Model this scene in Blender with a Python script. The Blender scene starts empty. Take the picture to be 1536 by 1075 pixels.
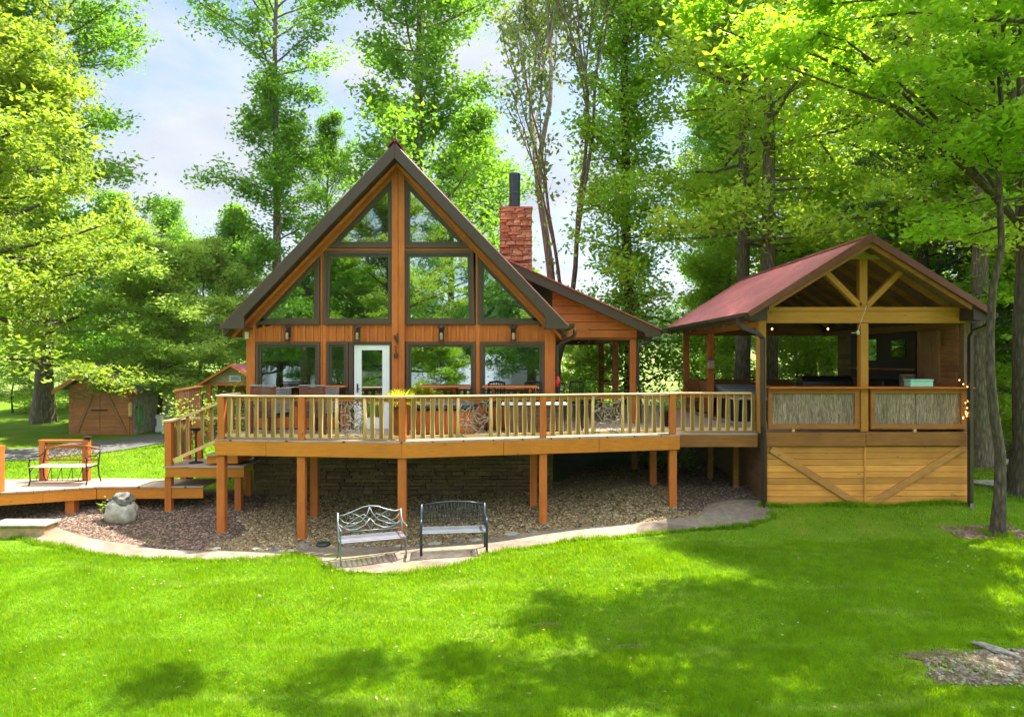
import bpy, math, random
import numpy as np
from mathutils import Vector, Matrix
R = math.radians
S = bpy.context.scene
COL = S.collection
F = 1024.0; EYE = 1.71
# ------------------------------------------------------------------ camera, sky, sun, exposure
cam = bpy.data.objects.new('camera', bpy.data.cameras.new('camera')); COL.objects.link(cam)
cam.location = (0, 0, EYE); cam.rotation_euler = (R(90), 0, 0)
cam.data.sensor_width = 36; cam.data.lens = 24; cam.data.clip_end = 3000; cam.data.clip_start = .05
S.camera = cam
S.view_settings.view_transform = 'Standard'; S.view_settings.look = 'None'
S.view_settings.exposure = 1.55; S.view_settings.gamma = 1; S.view_settings.use_curve_mapping = False
S.cycles.max_bounces = 10; S.cycles.transparent_max_bounces = 8
S.cycles.diffuse_bounces = 6; S.cycles.glossy_bounces = 3; S.cycles.transmission_bounces = 8
S.cycles.use_denoising = True; S.cycles.caustics_reflective = False; S.cycles.caustics_refractive = False
S.cycles.sample_clamp_indirect = 6
SUN = Vector((.40, .29, 1.0)).normalized()
sl = bpy.data.lights.new('sun', 'SUN'); sl.energy = 5.0; sl.angle = R(.6); sl.color = (1, .95, .86)
so = bpy.data.objects.new('sun', sl); COL.objects.link(so)
so.rotation_euler = (-SUN).to_track_quat('-Z', 'Y').to_euler(); so.location = (10, 12, 30)
W = bpy.data.worlds.new('World'); S.world = W; W.use_nodes = True
def world():
    nt = W.node_tree; N = nt.nodes; L = nt.links; N.clear()
    out = N.new('ShaderNodeOutputWorld'); bg = N.new('ShaderNodeBackground'); bg.inputs[1].default_value = .13
    sky = N.new('ShaderNodeTexSky'); sky.sky_type = 'NISHITA'; sky.sun_disc = False
    sky.sun_elevation = math.asin(SUN.z); sky.sun_rotation = math.atan2(SUN.x, SUN.y); sky.dust_density = 2
    tc = N.new('ShaderNodeTexCoord'); sp = N.new('ShaderNodeSeparateXYZ'); L.new(tc.outputs['Generated'], sp.inputs[0])
    mz = N.new('ShaderNodeMath'); mz.operation = 'MAXIMUM'; L.new(sp.outputs[2], mz.inputs[0]); mz.inputs[1].default_value = 0
    az = N.new('ShaderNodeMath'); az.operation = 'ADD'; L.new(mz.outputs[0], az.inputs[0]); az.inputs[1].default_value = .22
    dx = N.new('ShaderNodeMath'); dx.operation = 'DIVIDE'; L.new(sp.outputs[0], dx.inputs[0]); L.new(az.outputs[0], dx.inputs[1])
    dy = N.new('ShaderNodeMath'); dy.operation = 'DIVIDE'; L.new(sp.outputs[1], dy.inputs[0]); L.new(az.outputs[0], dy.inputs[1])
    cb = N.new('ShaderNodeCombineXYZ'); L.new(dx.outputs[0], cb.inputs[0]); L.new(dy.outputs[0], cb.inputs[1])
    n1 = N.new('ShaderNodeTexNoise'); n1.inputs['Scale'].default_value = 1.35; n1.inputs['Detail'].default_value = 7; n1.inputs['Roughness'].default_value = .52
    n1.inputs['Distortion'].default_value = .3
    L.new(cb.outputs[0], n1.inputs['Vector'])
    r1 = N.new('ShaderNodeMapRange'); r1.inputs[1].default_value = .42; r1.inputs[2].default_value = .55; L.new(n1.outputs[0], r1.inputs[0])
    n2 = N.new('ShaderNodeTexNoise'); n2.inputs['Scale'].default_value = 2.6; n2.inputs['Detail'].default_value = 6
    L.new(cb.outputs[0], n2.inputs['Vector'])
    cr = N.new('ShaderNodeValToRGB'); L.new(n2.outputs[0], cr.inputs[0])
    cr.color_ramp.elements[0].position = .35; cr.color_ramp.elements[0].color = (1.75, 1.95, 2.3, 1)
    cr.color_ramp.elements[1].position = .65; cr.color_ramp.elements[1].color = (2.45, 2.55, 2.7, 1)
    # clouds brightened overhead and behind the camera, added to light the shaded facade
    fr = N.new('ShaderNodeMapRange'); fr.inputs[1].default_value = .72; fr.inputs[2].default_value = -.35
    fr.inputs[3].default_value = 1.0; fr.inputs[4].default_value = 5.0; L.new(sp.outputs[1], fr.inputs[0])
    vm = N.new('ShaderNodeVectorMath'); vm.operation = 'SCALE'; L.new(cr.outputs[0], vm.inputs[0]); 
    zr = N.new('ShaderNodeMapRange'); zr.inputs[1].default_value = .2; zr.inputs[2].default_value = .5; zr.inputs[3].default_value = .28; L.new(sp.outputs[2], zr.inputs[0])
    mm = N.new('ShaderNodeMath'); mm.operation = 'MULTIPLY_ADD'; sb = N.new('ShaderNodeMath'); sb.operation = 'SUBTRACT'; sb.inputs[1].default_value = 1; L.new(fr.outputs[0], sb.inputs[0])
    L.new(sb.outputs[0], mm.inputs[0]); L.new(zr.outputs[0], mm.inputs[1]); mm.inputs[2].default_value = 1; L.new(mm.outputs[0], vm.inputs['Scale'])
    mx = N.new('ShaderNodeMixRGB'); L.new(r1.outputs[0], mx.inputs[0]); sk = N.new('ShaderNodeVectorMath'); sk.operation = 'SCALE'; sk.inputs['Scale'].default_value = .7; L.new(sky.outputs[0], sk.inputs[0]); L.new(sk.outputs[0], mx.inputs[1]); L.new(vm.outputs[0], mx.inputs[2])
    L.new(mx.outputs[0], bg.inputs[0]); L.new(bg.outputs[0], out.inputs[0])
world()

# ------------------------------------------------------------------ helpers
def tag(o, label=None, cat=None, group=None, kind=None):
    if label: o['label'] = label
    if cat: o['category'] = cat
    if group: o['group'] = group
    if kind: o['kind'] = kind
    return o
def empty(name, loc, label, cat, group=None, rz=0):
    o = bpy.data.objects.new(name, None); COL.objects.link(o); o.location = loc; o.rotation_euler = (0, 0, rz)
    o.empty_display_size = .3
    return tag(o, label, cat, group)
def X(px, D): return (px-768)/F*D
def Z(py, D): return EYE-(py-537.5)/F*D
def P(px, py, D): return Vector((X(px, D), D, Z(py, D)))

def npmesh(name, V, Fs, mat, parent=None, smooth=False):
    """V (n,3); Fs list of int arrays (m,k)"""
    V = np.asarray(V, np.float32); me = bpy.data.meshes.new(name)
    Fs = [np.asarray(f, np.int32) for f in Fs if len(f)]
    li = np.concatenate([f.ravel() for f in Fs]); tot = np.concatenate([np.full(len(f), f.shape[1], np.int32) for f in Fs])
    st = np.concatenate([[0], np.cumsum(tot)[:-1]]).astype(np.int32)
    me.vertices.add(len(V)); me.vertices.foreach_set('co', V.ravel())
    me.loops.add(len(li)); me.loops.foreach_set('vertex_index', li)
    me.polygons.add(len(tot)); me.polygons.foreach_set('loop_start', st); me.polygons.foreach_set('loop_total', tot)
    if smooth: me.polygons.foreach_set('use_smooth', np.ones(len(tot), bool))
    me.update(calc_edges=True); me.materials.append(mat)
    o = bpy.data.objects.new(name, me); COL.objects.link(o)
    if parent is not None: attach(o, parent)
    return o
def attach(o, parent):
    """parent keeping the mesh (given in world coordinates) where it is"""
    M = world_mat(parent); o.parent = parent
    o.data.transform(M.inverted())
def world_mat(o):
    m = Matrix.LocRotScale(o.location, o.rotation_euler, o.scale)
    return world_mat(o.parent) @ m if o.parent else m

class MB:
    def __init__(s): s.v = []; s.f = []; s.sm = False
    def add(s, vs, fs):
        b = len(s.v); s.v += [tuple(v) for v in vs]; s.f += [tuple(i+b for i in f) for f in fs]; return s
    def box(s, x0, x1, y0, y1, z0, z1):
        return s.add([(x0,y0,z0),(x1,y0,z0),(x1,y1,z0),(x0,y1,z0),(x0,y0,z1),(x1,y0,z1),(x1,y1,z1),(x0,y1,z1)],
                     [(3,2,1,0),(4,5,6,7),(0,1,5,4),(1,2,6,5),(2,3,7,6),(3,0,4,7)])
    def beam(s, p, q, w, h, up=(0,0,1)):
        p = Vector(p); q = Vector(q); d = (q-p).normalized(); u = Vector(up)
        a = d.cross(u)
        if a.length < 1e-4: a = d.cross(Vector((0,1,0)))
        a.normalize(); u = a.cross(d).normalized(); a = a*w/2; u = u*h/2
        vs = [c+x+y for c in (p, q) for x, y in ((-a,-u),(a,-u),(a,u),(-a,u))]
        return s.add(vs, [(0,1,2,3),(7,6,5,4),(0,4,5,1),(1,5,6,2),(2,6,7,3),(3,7,4,0)])
    def prism_y(s, poly, y0, y1):      # poly of (x,z)
        n = len(poly)
        return s.add([(x,y0,z) for x,z in poly]+[(x,y1,z) for x,z in poly],
                     [tuple(range(n)), tuple(range(2*n-1,n-1,-1))]+[(i,(i+1)%n+0,(i+1)%n+n,i+n)[::-1] for i in range(n)])
    def prism_z(s, poly, z0, z1):      # poly of (x,y)
        n = len(poly)
        return s.add([(x,y,z0) for x,y in poly]+[(x,y,z1) for x,y in poly],
                     [tuple(range(n))[::-1], tuple(range(n,2*n))]+[(i,(i+1)%n,(i+1)%n+n,i+n) for i in range(n)])
    def tube(s, pts, rad, n=8, cap=True):
        pts = [Vector(p) for p in pts]; m = len(pts)
        rad = [rad]*m if not hasattr(rad, '__len__') else rad
        b = len(s.v); ref = None
        for i, p in enumerate(pts):
            d = (pts[min(i+1,m-1)]-pts[max(i-1,0)]).normalized()
            if ref is None: ref = d.orthogonal().normalized()
            a = (ref-d*ref.dot(d))
            a = a.normalized() if a.length > 1e-5 else d.orthogonal().normalized()
            ref = a; c = d.cross(a)
            for k in range(n):
                t = 2*math.pi*k/n; s.v.append(tuple(p+(a*math.cos(t)+c*math.sin(t))*rad[i]))
        for i in range(m-1):
            for k in range(n):
                s.f.append((b+i*n+k, b+i*n+(k+1)%n, b+(i+1)*n+(k+1)%n, b+(i+1)*n+k))
        if cap: s.f.append(tuple(b+k for k in range(n))[::-1]); s.f.append(tuple(b+(m-1)*n+k for k in range(n)))
        return s
    def lathe(s, prof, c=(0,0,0), n=16):   # prof (r,z)
        b = len(s.v)
        for r, z in prof:
            for k in range(n):
                t = 2*math.pi*k/n; s.v.append((c[0]+r*math.cos(t), c[1]+r*math.sin(t), c[2]+z))
        for i in range(len(prof)-1):
            for k in range(n):
                s.f.append((b+i*n+k, b+i*n+(k+1)%n, b+(i+1)*n+(k+1)%n, b+(i+1)*n+k))
        s.f.append(tuple(b+k for k in range(n))[::-1]); s.f.append(tuple(b+(len(prof)-1)*n+k for k in range(n)))
        return s
    def build(s, name, mat, parent=None, smooth=False, bevel=0):
        me = bpy.data.meshes.new(name); me.from_pydata(s.v, [], s.f); me.update(); me.materials.append(mat)
        if smooth: me.polygons.foreach_set('use_smooth', [True]*len(me.polygons))
        o = bpy.data.objects.new(name, me); COL.objects.link(o)
        if parent is not None: attach(o, parent)
        if bevel:
            m = o.modifiers.new('bevel', 'BEVEL'); m.width = bevel; m.segments = 1; m.limit_method = 'ANGLE'
        return o
def copy_tree(o, parent=None):
    c = o.copy(); COL.objects.link(c)
    if parent is not None: c.parent = parent
    for ch in [x for x in bpy.data.objects if x.parent == o and x is not c]: copy_tree(ch, c)
    return c

# ------------------------------------------------------------------ materials
def newmat(name):
    m = bpy.data.materials.new(name); m.use_nodes = True
    nt = m.node_tree; b = nt.nodes['Principled BSDF']; return m, nt, b
def coord(nt, scale, rot=(0,0,0), world=False, loc=(0,0,0)):
    mp = nt.nodes.new('ShaderNodeMapping'); mp.inputs['Scale'].default_value = scale; mp.inputs['Rotation'].default_value = rot
    mp.inputs['Location'].default_value = loc
    if world: g = nt.nodes.new('ShaderNodeNewGeometry'); nt.links.new(g.outputs['Position'], mp.inputs[0])
    else: g = nt.nodes.new('ShaderNodeTexCoord'); nt.links.new(g.outputs['Object'], mp.inputs[0])
    return mp.outputs[0]
def noise(nt, vec, scale, detail=4, rough=.55, dist=0):
    n = nt.nodes.new('ShaderNodeTexNoise'); n.inputs['Scale'].default_value = scale; n.inputs['Detail'].default_value = detail
    n.inputs['Roughness'].default_value = rough; n.inputs['Distortion'].default_value = dist
    nt.links.new(vec, n.inputs['Vector']); return n.outputs[0]
def ramp(nt, fac, stops):
    r = nt.nodes.new('ShaderNodeValToRGB'); e = r.color_ramp.elements
    while len(e) < len(stops): e.new(.5)
    for i, (p, c) in enumerate(stops): e[i].position = p; e[i].color = (*c, 1)
    nt.links.new(fac, r.inputs[0]); return r.outputs[0]
def mix(nt, fac, a, b, mode='MIX'):
    m = nt.nodes.new('ShaderNodeMixRGB'); m.blend_type = mode
    for i, v in enumerate((fac, a, b)):
        if isinstance(v, (int, float)): m.inputs[i].default_value = v
        elif isinstance(v, tuple): m.inputs[i].default_value = (*v, 1)
        else: nt.links.new(v, m.inputs[i])
    return m.outputs[0]
def bump(nt, b, h, strength=.4, dist=.01):
    n = nt.nodes.new('ShaderNodeBump'); n.inputs['Strength'].default_value = strength; n.inputs['Distance'].default_value = dist
    nt.links.new(h, n.inputs['Height']); nt.links.new(n.outputs[0], b.inputs['Normal'])
def wood(name, c1, c2, axis='x', rough=.6, knots=True, stain=.5, world=True, island=0):
    m, nt, b = newmat(name)
    sc = {'x': (1.2,14,14), 'y': (14,1.2,14), 'z': (14,14,1.2)}[axis]
    v = coord(nt, sc, world=world); g = noise(nt, v, 1.6, 6, .6, .6)
    col = ramp(nt, g, [(.25, c1), (.75, c2)])
    v2 = coord(nt, (1,1,1), world=world); big = noise(nt, v2, 1.7, 4)
    dark = tuple(x*.62 for x in c1)
    f = nt.nodes.new('ShaderNodeMapRange'); f.inputs[1].default_value = .45; f.inputs[2].default_value = .75; f.inputs[4].default_value = stain
    nt.links.new(big, f.inputs[0]); col = mix(nt, f.outputs[0], col, dark)
    if knots:
        vo = nt.nodes.new('ShaderNodeTexVoronoi'); vo.inputs['Scale'].default_value = 1.0
        nt.links.new(coord(nt, {'x':(1.7,5,5),'y':(5,1.7,5),'z':(5,5,1.7)}[axis], world=world), vo.inputs['Vector'])
        k = nt.nodes.new('ShaderNodeMapRange'); k.inputs[1].default_value = .1; k.inputs[2].default_value = .03; k.inputs[4].default_value = .75
        nt.links.new(vo.outputs['Distance'], k.inputs[0]); col = mix(nt, k.outputs[0], col, tuple(x*.25 for x in c1))
    if island:
        gi = nt.nodes.new('ShaderNodeNewGeometry'); rr = nt.nodes.new('ShaderNodeMapRange')
        rr.inputs[3].default_value = 1-island; rr.inputs[4].default_value = 1+island; nt.links.new(gi.outputs['Random Per Island'], rr.inputs[0])
        hs = nt.nodes.new('ShaderNodeHueSaturation'); nt.links.new(col, hs.inputs['Color']); nt.links.new(rr.outputs[0], hs.inputs['Value']); col = hs.outputs[0]
    nt.links.new(col, b.inputs['Base Color']); b.inputs['Roughness'].default_value = rough
    b.inputs['Specular IOR Level'].default_value = .3
    bump(nt, b, g, .35, .004); return m
def plain(name, c, rough=.5, metal=0, var=.12, scale=6, bmp=.1):
    m, nt, b = newmat(name); v = coord(nt, (1,1,1), world=True); n = noise(nt, v, scale, 6, .6)
    nt.links.new(ramp(nt, n, [(.3, tuple(x*(1-var*1.6) for x in c)), (.7, tuple(min(1,x*(1+var)) for x in c))]), b.inputs['Base Color'])
    b.inputs['Roughness'].default_value = rough; b.inputs['Metallic'].default_value = metal
    if bmp: bump(nt, b, noise(nt, v, 60, 3), bmp, .003)
    return m
def stone(name, cols, rough=.85, scale=9):
    m, nt, b = newmat(name); v = coord(nt, (1,1,1), world=True)
    gi = nt.nodes.new('ShaderNodeNewGeometry'); cols = cols if len(cols) > 1 else cols*2
    base = ramp(nt, gi.outputs['Random Per Island'], [(i/(max(1,len(cols)-1)), c) for i, c in enumerate(cols)])
    n = noise(nt, v, scale, 7, .65); sh = ramp(nt, n, [(.3, (.45,.45,.45)), (.7, (1.25,1.25,1.25))])
    nt.links.new(mix(nt, 1.0, base, sh, 'MULTIPLY'), b.inputs['Base Color']); b.inputs['Roughness'].default_value = rough
    bump(nt, b, n, .6, .015); return m
def leafmat(name, c1, c2, trans=.5, tcol=None, gl=.035):
    m = bpy.data.materials.new(name); m.use_nodes = True; nt = m.node_tree; N = nt.nodes; L = nt.links; N.clear()
    out = N.new('ShaderNodeOutputMaterial'); gi = N.new('ShaderNodeNewGeometry')
    mid = tuple((a+b)/2 for a, b in zip(c1, c2))
    col = ramp(nt, gi.outputs['Random Per Island'], [(0, c1), (.5, mid), (1, c2)])
    v = coord(nt, (1,1,1), world=True); n = noise(nt, v, .8, 3)
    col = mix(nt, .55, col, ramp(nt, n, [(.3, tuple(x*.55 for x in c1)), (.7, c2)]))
    if name == 'grass_blade':
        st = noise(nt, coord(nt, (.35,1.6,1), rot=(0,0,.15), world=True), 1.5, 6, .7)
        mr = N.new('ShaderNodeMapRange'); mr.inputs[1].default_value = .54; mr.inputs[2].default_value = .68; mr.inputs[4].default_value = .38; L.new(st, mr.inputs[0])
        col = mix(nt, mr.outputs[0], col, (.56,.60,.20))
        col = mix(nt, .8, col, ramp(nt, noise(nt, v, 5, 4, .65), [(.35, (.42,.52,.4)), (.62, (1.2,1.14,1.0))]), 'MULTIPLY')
    d = N.new('ShaderNodeBsdfDiffuse'); t = N.new('ShaderNodeBsdfTranslucent'); L.new(col, d.inputs[0])
    tm = mix(nt, .6, col, tcol or tuple(min(1,x*2.2) for x in c2)); L.new(tm, t.inputs[0])
    a = N.new('ShaderNodeMixShader'); a.inputs[0].default_value = trans; L.new(d.outputs[0], a.inputs[1]); L.new(t.outputs[0], a.inputs[2])
    if gl:
        g = N.new('ShaderNodeBsdfGlossy'); g.inputs['Roughness'].default_value = .5; g.inputs[0].default_value = (.8,.85,.8,1)
        e = N.new('ShaderNodeMixShader'); e.inputs[0].default_value = gl; L.new(a.outputs[0], e.inputs[1]); L.new(g.outputs[0], e.inputs[2]); a = e
    L.new(a.outputs[0], out.inputs[0]); return m
def glassmat(name, tint=(.55,.7,.68), refl=.3):
    m = bpy.data.materials.new(name); m.use_nodes = True; nt = m.node_tree; N = nt.nodes; L = nt.links; N.clear()
    out = N.new('ShaderNodeOutputMaterial'); t = N.new('ShaderNodeBsdfTransparent'); t.inputs[0].default_value = (*tint, 1)
    g = N.new('ShaderNodeBsdfGlossy'); g.inputs['Roughness'].default_value = .012; g.inputs[0].default_value = (.86,.95,.93,1)
    fr = N.new('ShaderNodeFresnel'); fr.inputs[0].default_value = 1.5
    mr = N.new('ShaderNodeMapRange'); mr.inputs[3].default_value = refl; mr.inputs[4].default_value = 1; L.new(fr.outputs[0], mr.inputs[0])
    nb = N.new('ShaderNodeBump'); nb.inputs['Strength'].default_value = .05; nb.inputs['Distance'].default_value = .02
    L.new(noise(nt, coord(nt, (1,1,1), world=True), 1.3, 2), nb.inputs['Height']); L.new(nb.outputs[0], g.inputs['Normal'])
    x = N.new('ShaderNodeMixShader'); L.new(mr.outputs[0], x.inputs[0]); L.new(t.outputs[0], x.inputs[1]); L.new(g.outputs[0], x.inputs[2])
    L.new(x.outputs[0], out.inputs[0]); return m
def emat(name, c, s):
    m, nt, b = newmat(name); b.inputs['Emission Color'].default_value = (*c, 1); b.inputs['Emission Strength'].default_value = s
    b.inputs['Base Color'].default_value = (*c, 1); return m

CE1, CE2 = (.42,.108,.018), (.60,.18,.036)
cedar_x = wood('cedar_stain_x', CE1, CE2, 'x', stain=.45); cedar_z = wood('cedar_stain_z', CE1, CE2, 'z', stain=.4); cedar_y = wood('cedar_stain_y', CE1, CE2, 'y', stain=.25)
fasc = wood('fascia_stain', (.48,.15,.014), (.64,.225,.026), 'x', stain=.4)
cap_m = wood('rail_cap_wood', (.55,.34,.17), (.72,.5,.3), 'x', stain=.2)
slab = wood('bark_slab', (.16,.09,.025), (.38,.225,.07), 'z', stain=.5, island=.22)
slab_edge = wood('cut_slab', (.62,.38,.14), (.8,.56,.27), 'z', stain=.2)
twig_m = wood('twig_wood', (.2,.14,.09), (.5,.4,.3), 'z', knots=False)
deckm = wood('deck_boards', (.36,.27,.2), (.5,.4,.32), 'x', stain=.3)
pinew = wood('pine_planks', (.58,.225,.042), (.80,.37,.09), 'x', stain=.4, island=.26)
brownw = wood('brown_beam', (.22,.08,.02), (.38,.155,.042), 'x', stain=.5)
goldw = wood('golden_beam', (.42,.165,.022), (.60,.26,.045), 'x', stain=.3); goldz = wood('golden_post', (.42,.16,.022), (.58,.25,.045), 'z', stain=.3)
darkpl = wood('dark_planks', (.12,.055,.025), (.26,.13,.06), 'y', stain=.5, island=.3)
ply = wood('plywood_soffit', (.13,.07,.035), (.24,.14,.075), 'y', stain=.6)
trimd = plain('dark_bronze_trim', (.062,.038,.027), .45, var=.1)
framed = plain('window_frame_bronze', (.082,.050,.036), .4, var=.1)
gutter = plain('gutter_metal', (.055,.04,.033), .3, .4, var=.1)
blackm = plain('black_metal', (.02,.02,.022), .35, .6)
ironm = plain('silver_iron', (.20,.23,.23), .4, .4)
white = plain('white_paint', (.75,.77,.78), .4, var=.03)
barkm = wood('tree_bark', (.10,.075,.055), (.27,.21,.155), 'z', .95, knots=False, stain=.5)
barkd = wood('dark_bark', (.05,.04,.032), (.15,.12,.09), 'z', .95, knots=False, stain=.5)
def bark(name, cols, sc=1.0):
    m, nt, b = newmat(name); v = coord(nt, (11*sc,11*sc,2.2*sc), world=False); vo = nt.nodes.new('ShaderNodeTexVoronoi'); vo.feature = 'DISTANCE_TO_EDGE'; vo.inputs['Scale'].default_value = 1
    n = noise(nt, v, 1.5, 7, .7, .8); w_ = mix(nt, .35, v, n, 'ADD'); nt.links.new(w_, vo.inputs['Vector'])
    h = mix(nt, .5, vo.outputs['Distance'], n); c = ramp(nt, h, [(.18, cols[0]), (.36, cols[1]), (.6, cols[2])])
    lich = nt.nodes.new('ShaderNodeMapRange'); lich.inputs[1].default_value = .55; lich.inputs[2].default_value = .7; lich.inputs[4].default_value = .5
    nt.links.new(noise(nt, coord(nt, (1,1,.5)), 2.3, 5), lich.inputs[0]); c = mix(nt, lich.outputs[0], c, (.13,.16,.07))
    nt.links.new(c, b.inputs['Base Color']); b.inputs['Roughness'].default_value = .95; bump(nt, b, h, 1, .06); return m
barkm = bark('grey_bark', [(.07,.05,.035),(.20,.155,.11),(.36,.30,.23)]); barkd = bark('brown_bark', [(.03,.022,.015),(.10,.075,.05),(.21,.165,.12)], 1.3)
glass = glassmat('window_glass')
glass2 = glassmat('pale_glass', (.5,.72,.75), .5)

# ------------------------------------------------------------------ terrain
GY = [-80,0,5,9,12,14.2,15.5,16.5,20,25,45,70,150,200,260,420,900]
GZ = [-3.0,-2.45,-2.32,-2.22,-2.15,-2.08,-1.85,-1.63,-1.42,-1.28,-1.1,-.7,1.4,2.2,5.5,16,24]
def gz(x, y):
    x = np.asarray(x, float); y = np.asarray(y, float)
    b = np.interp(y, GY, GZ)
    s = np.clip((x+2)/6, 0, 1); s = s*s*(3-2*s)*.2*np.interp(y, [8,12,16.5,22], [.4,1,1,0])
    far = np.clip((y-60)/120, 0, 1)*.022*x
    und = .03*np.sin(x*.7+1)*np.sin(y*.55)+.02*np.sin(x*1.9+y*1.3)
    return b+s+far+und
def gp(px, py):
    """ground point under a picture position: where that sight line meets the terrain"""
    d = Vector(((px-768)/F, 1, -(py-537.5)/F)); t = 5.0
    while t < 300 and EYE+d.z*t > float(gz(d.x*t, t)): t += .02
    return (d.x*t, t)
def inpoly(x, y, poly):
    c = np.zeros(len(x), bool); n = len(poly)
    for i in range(n):
        x1, y1 = poly[i]; x2, y2 = poly[i-1]
        k = ((y1 > y) != (y2 > y)) & (x < (x2-x1)*(y-y1)/((y2-y1) or 1e-9)+x1); c ^= k
    return c
def smoothpoly(pts, k=6):
    out = []
    for i in range(len(pts)-1):
        p0, p1, p2, p3 = pts[max(i-1,0)], pts[i], pts[i+1], pts[min(i+2, len(pts)-1)]
        for j in range(k):
            t = j/k; out.append(tuple(.5*(2*b+(c-a)*t+(2*a-5*b+4*c-d)*t*t+(3*b-a-3*c+d)*t**3) for a, b, c, d in zip(p0, p1, p2, p3)))
    out.append(pts[-1]); return out
def ring_sheet(name, A, B, mat, dz, n=8):
    """sheet between two matching polylines, draped on the ground"""
    V = []; m = len(A)
    for a, b in zip(A, B):
        for j in range(n+1):
            t = j/n; x = a[0]+(b[0]-a[0])*t; y = a[1]+(b[1]-a[1])*t; V.append((x, y, float(gz(x, y))+dz))
    Fc = [(i*(n+1)+j, (i+1)*(n+1)+j, (i+1)*(n+1)+j+1, i*(n+1)+j+1) for i in range(m-1) for j in range(n)]
    return npmesh(name, V, [np.array(Fc)[:, ::-1]], mat, smooth=True)
def resample(pts, n):
    p = np.array(pts); d = np.r_[0, np.cumsum(np.hypot(*np.diff(p, axis=0).T))]
    t = np.linspace(0, d[-1], n); return list(zip(np.interp(t, d, p[:,0]), np.interp(t, d, p[:,1])))

rng = np.random.default_rng(7)
def grass_ground():
    m, nt, b = newmat('lawn_soil'); v = coord(nt, (1,1,1), world=True)
    n = noise(nt, v, .9, 5); f = noise(nt, v, 40, 5, .7)
    c = ramp(nt, n, [(.3, (.09,.19,.006)), (.5, (.13,.24,.01)), (.72, (.20,.26,.03))])
    c = mix(nt, .7, c, ramp(nt, f, [(.3, (.35,.4,.3)), (.7, (1.4,1.35,1.2))]), 'MULTIPLY')
    sp = nt.nodes.new('ShaderNodeSeparateXYZ'); g = nt.nodes.new('ShaderNodeNewGeometry'); nt.links.new(g.outputs['Position'], sp.inputs[0])
    mr = nt.nodes.new('ShaderNodeMapRange'); mr.inputs[1].default_value = 40; mr.inputs[2].default_value = 75; nt.links.new(sp.outputs[1], mr.inputs[0])
    far = ramp(nt, noise(nt, coord(nt, (1,.25,1), world=True), .12, 6, .6), [(.35, (.17,.23,.05)), (.65, (.27,.31,.10))])
    c = mix(nt, mr.outputs[0], c, far)
    # worn woodland floor behind and right of the buildings
    mr2 = nt.nodes.new('ShaderNodeMapRange'); mr2.inputs[1].default_value = 3; mr2.inputs[2].default_value = 9; nt.links.new(sp.outputs[0], mr2.inputs[0])
    mr3 = nt.nodes.new('ShaderNodeMapRange'); mr3.inputs[1].default_value = 17.5; mr3.inputs[2].default_value = 19.5; nt.links.new(sp.outputs[1], mr3.inputs[0])
    mu = nt.nodes.new('ShaderNodeMath'); mu.operation = 'MULTIPLY'; nt.links.new(mr2.outputs[0], mu.inputs[0]); nt.links.new(mr3.outputs[0], mu.inputs[1])
    iv = nt.nodes.new('ShaderNodeMath'); iv.operation = 'SUBTRACT'; iv.inputs[0].default_value = 1; nt.links.new(mr.outputs[0], iv.inputs[1])
    m4 = nt.nodes.new('ShaderNodeMath'); m4.operation = 'MULTIPLY'; nt.links.new(mu.outputs[0], m4.inputs[0]); nt.links.new(iv.outputs[0], m4.inputs[1])
    c = mix(nt, m4.outputs[0], c, ramp(nt, f, [(.3, (.05,.07,.02)), (.7, (.16,.12,.06))]))
    nt.links.new(c, b.inputs['Base Color']); b.inputs['Roughness'].default_value = .95; b.inputs['Specular IOR Level'].default_value = .1
    bump(nt, b, f, .7, .03); return m
xs = np.r_[-900,-500,-300,-200,-120,-70,-45,np.arange(-32,32.1,.5),45,70,120,200,300,500,900]
ys = np.r_[-60,-40,-25,-15,np.arange(-8,34,.4),np.arange(35,60,3),70,85,100,120,150,175,200,230,260,300,360,420,600,900]
gx, gy = np.meshgrid(xs, ys); V = np.c_[gx.ravel(), gy.ravel(), gz(gx, gy).ravel()]
nx = len(xs); idx = np.arange(len(V)).reshape(gx.shape)
Fq = np.stack([idx[:-1,:-1], idx[:-1,1:], idx[1:,1:], idx[1:,:-1]], -1).reshape(-1,4)
tag(npmesh('ground', V, [Fq], grass_ground(), smooth=True), kind='structure')

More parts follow.
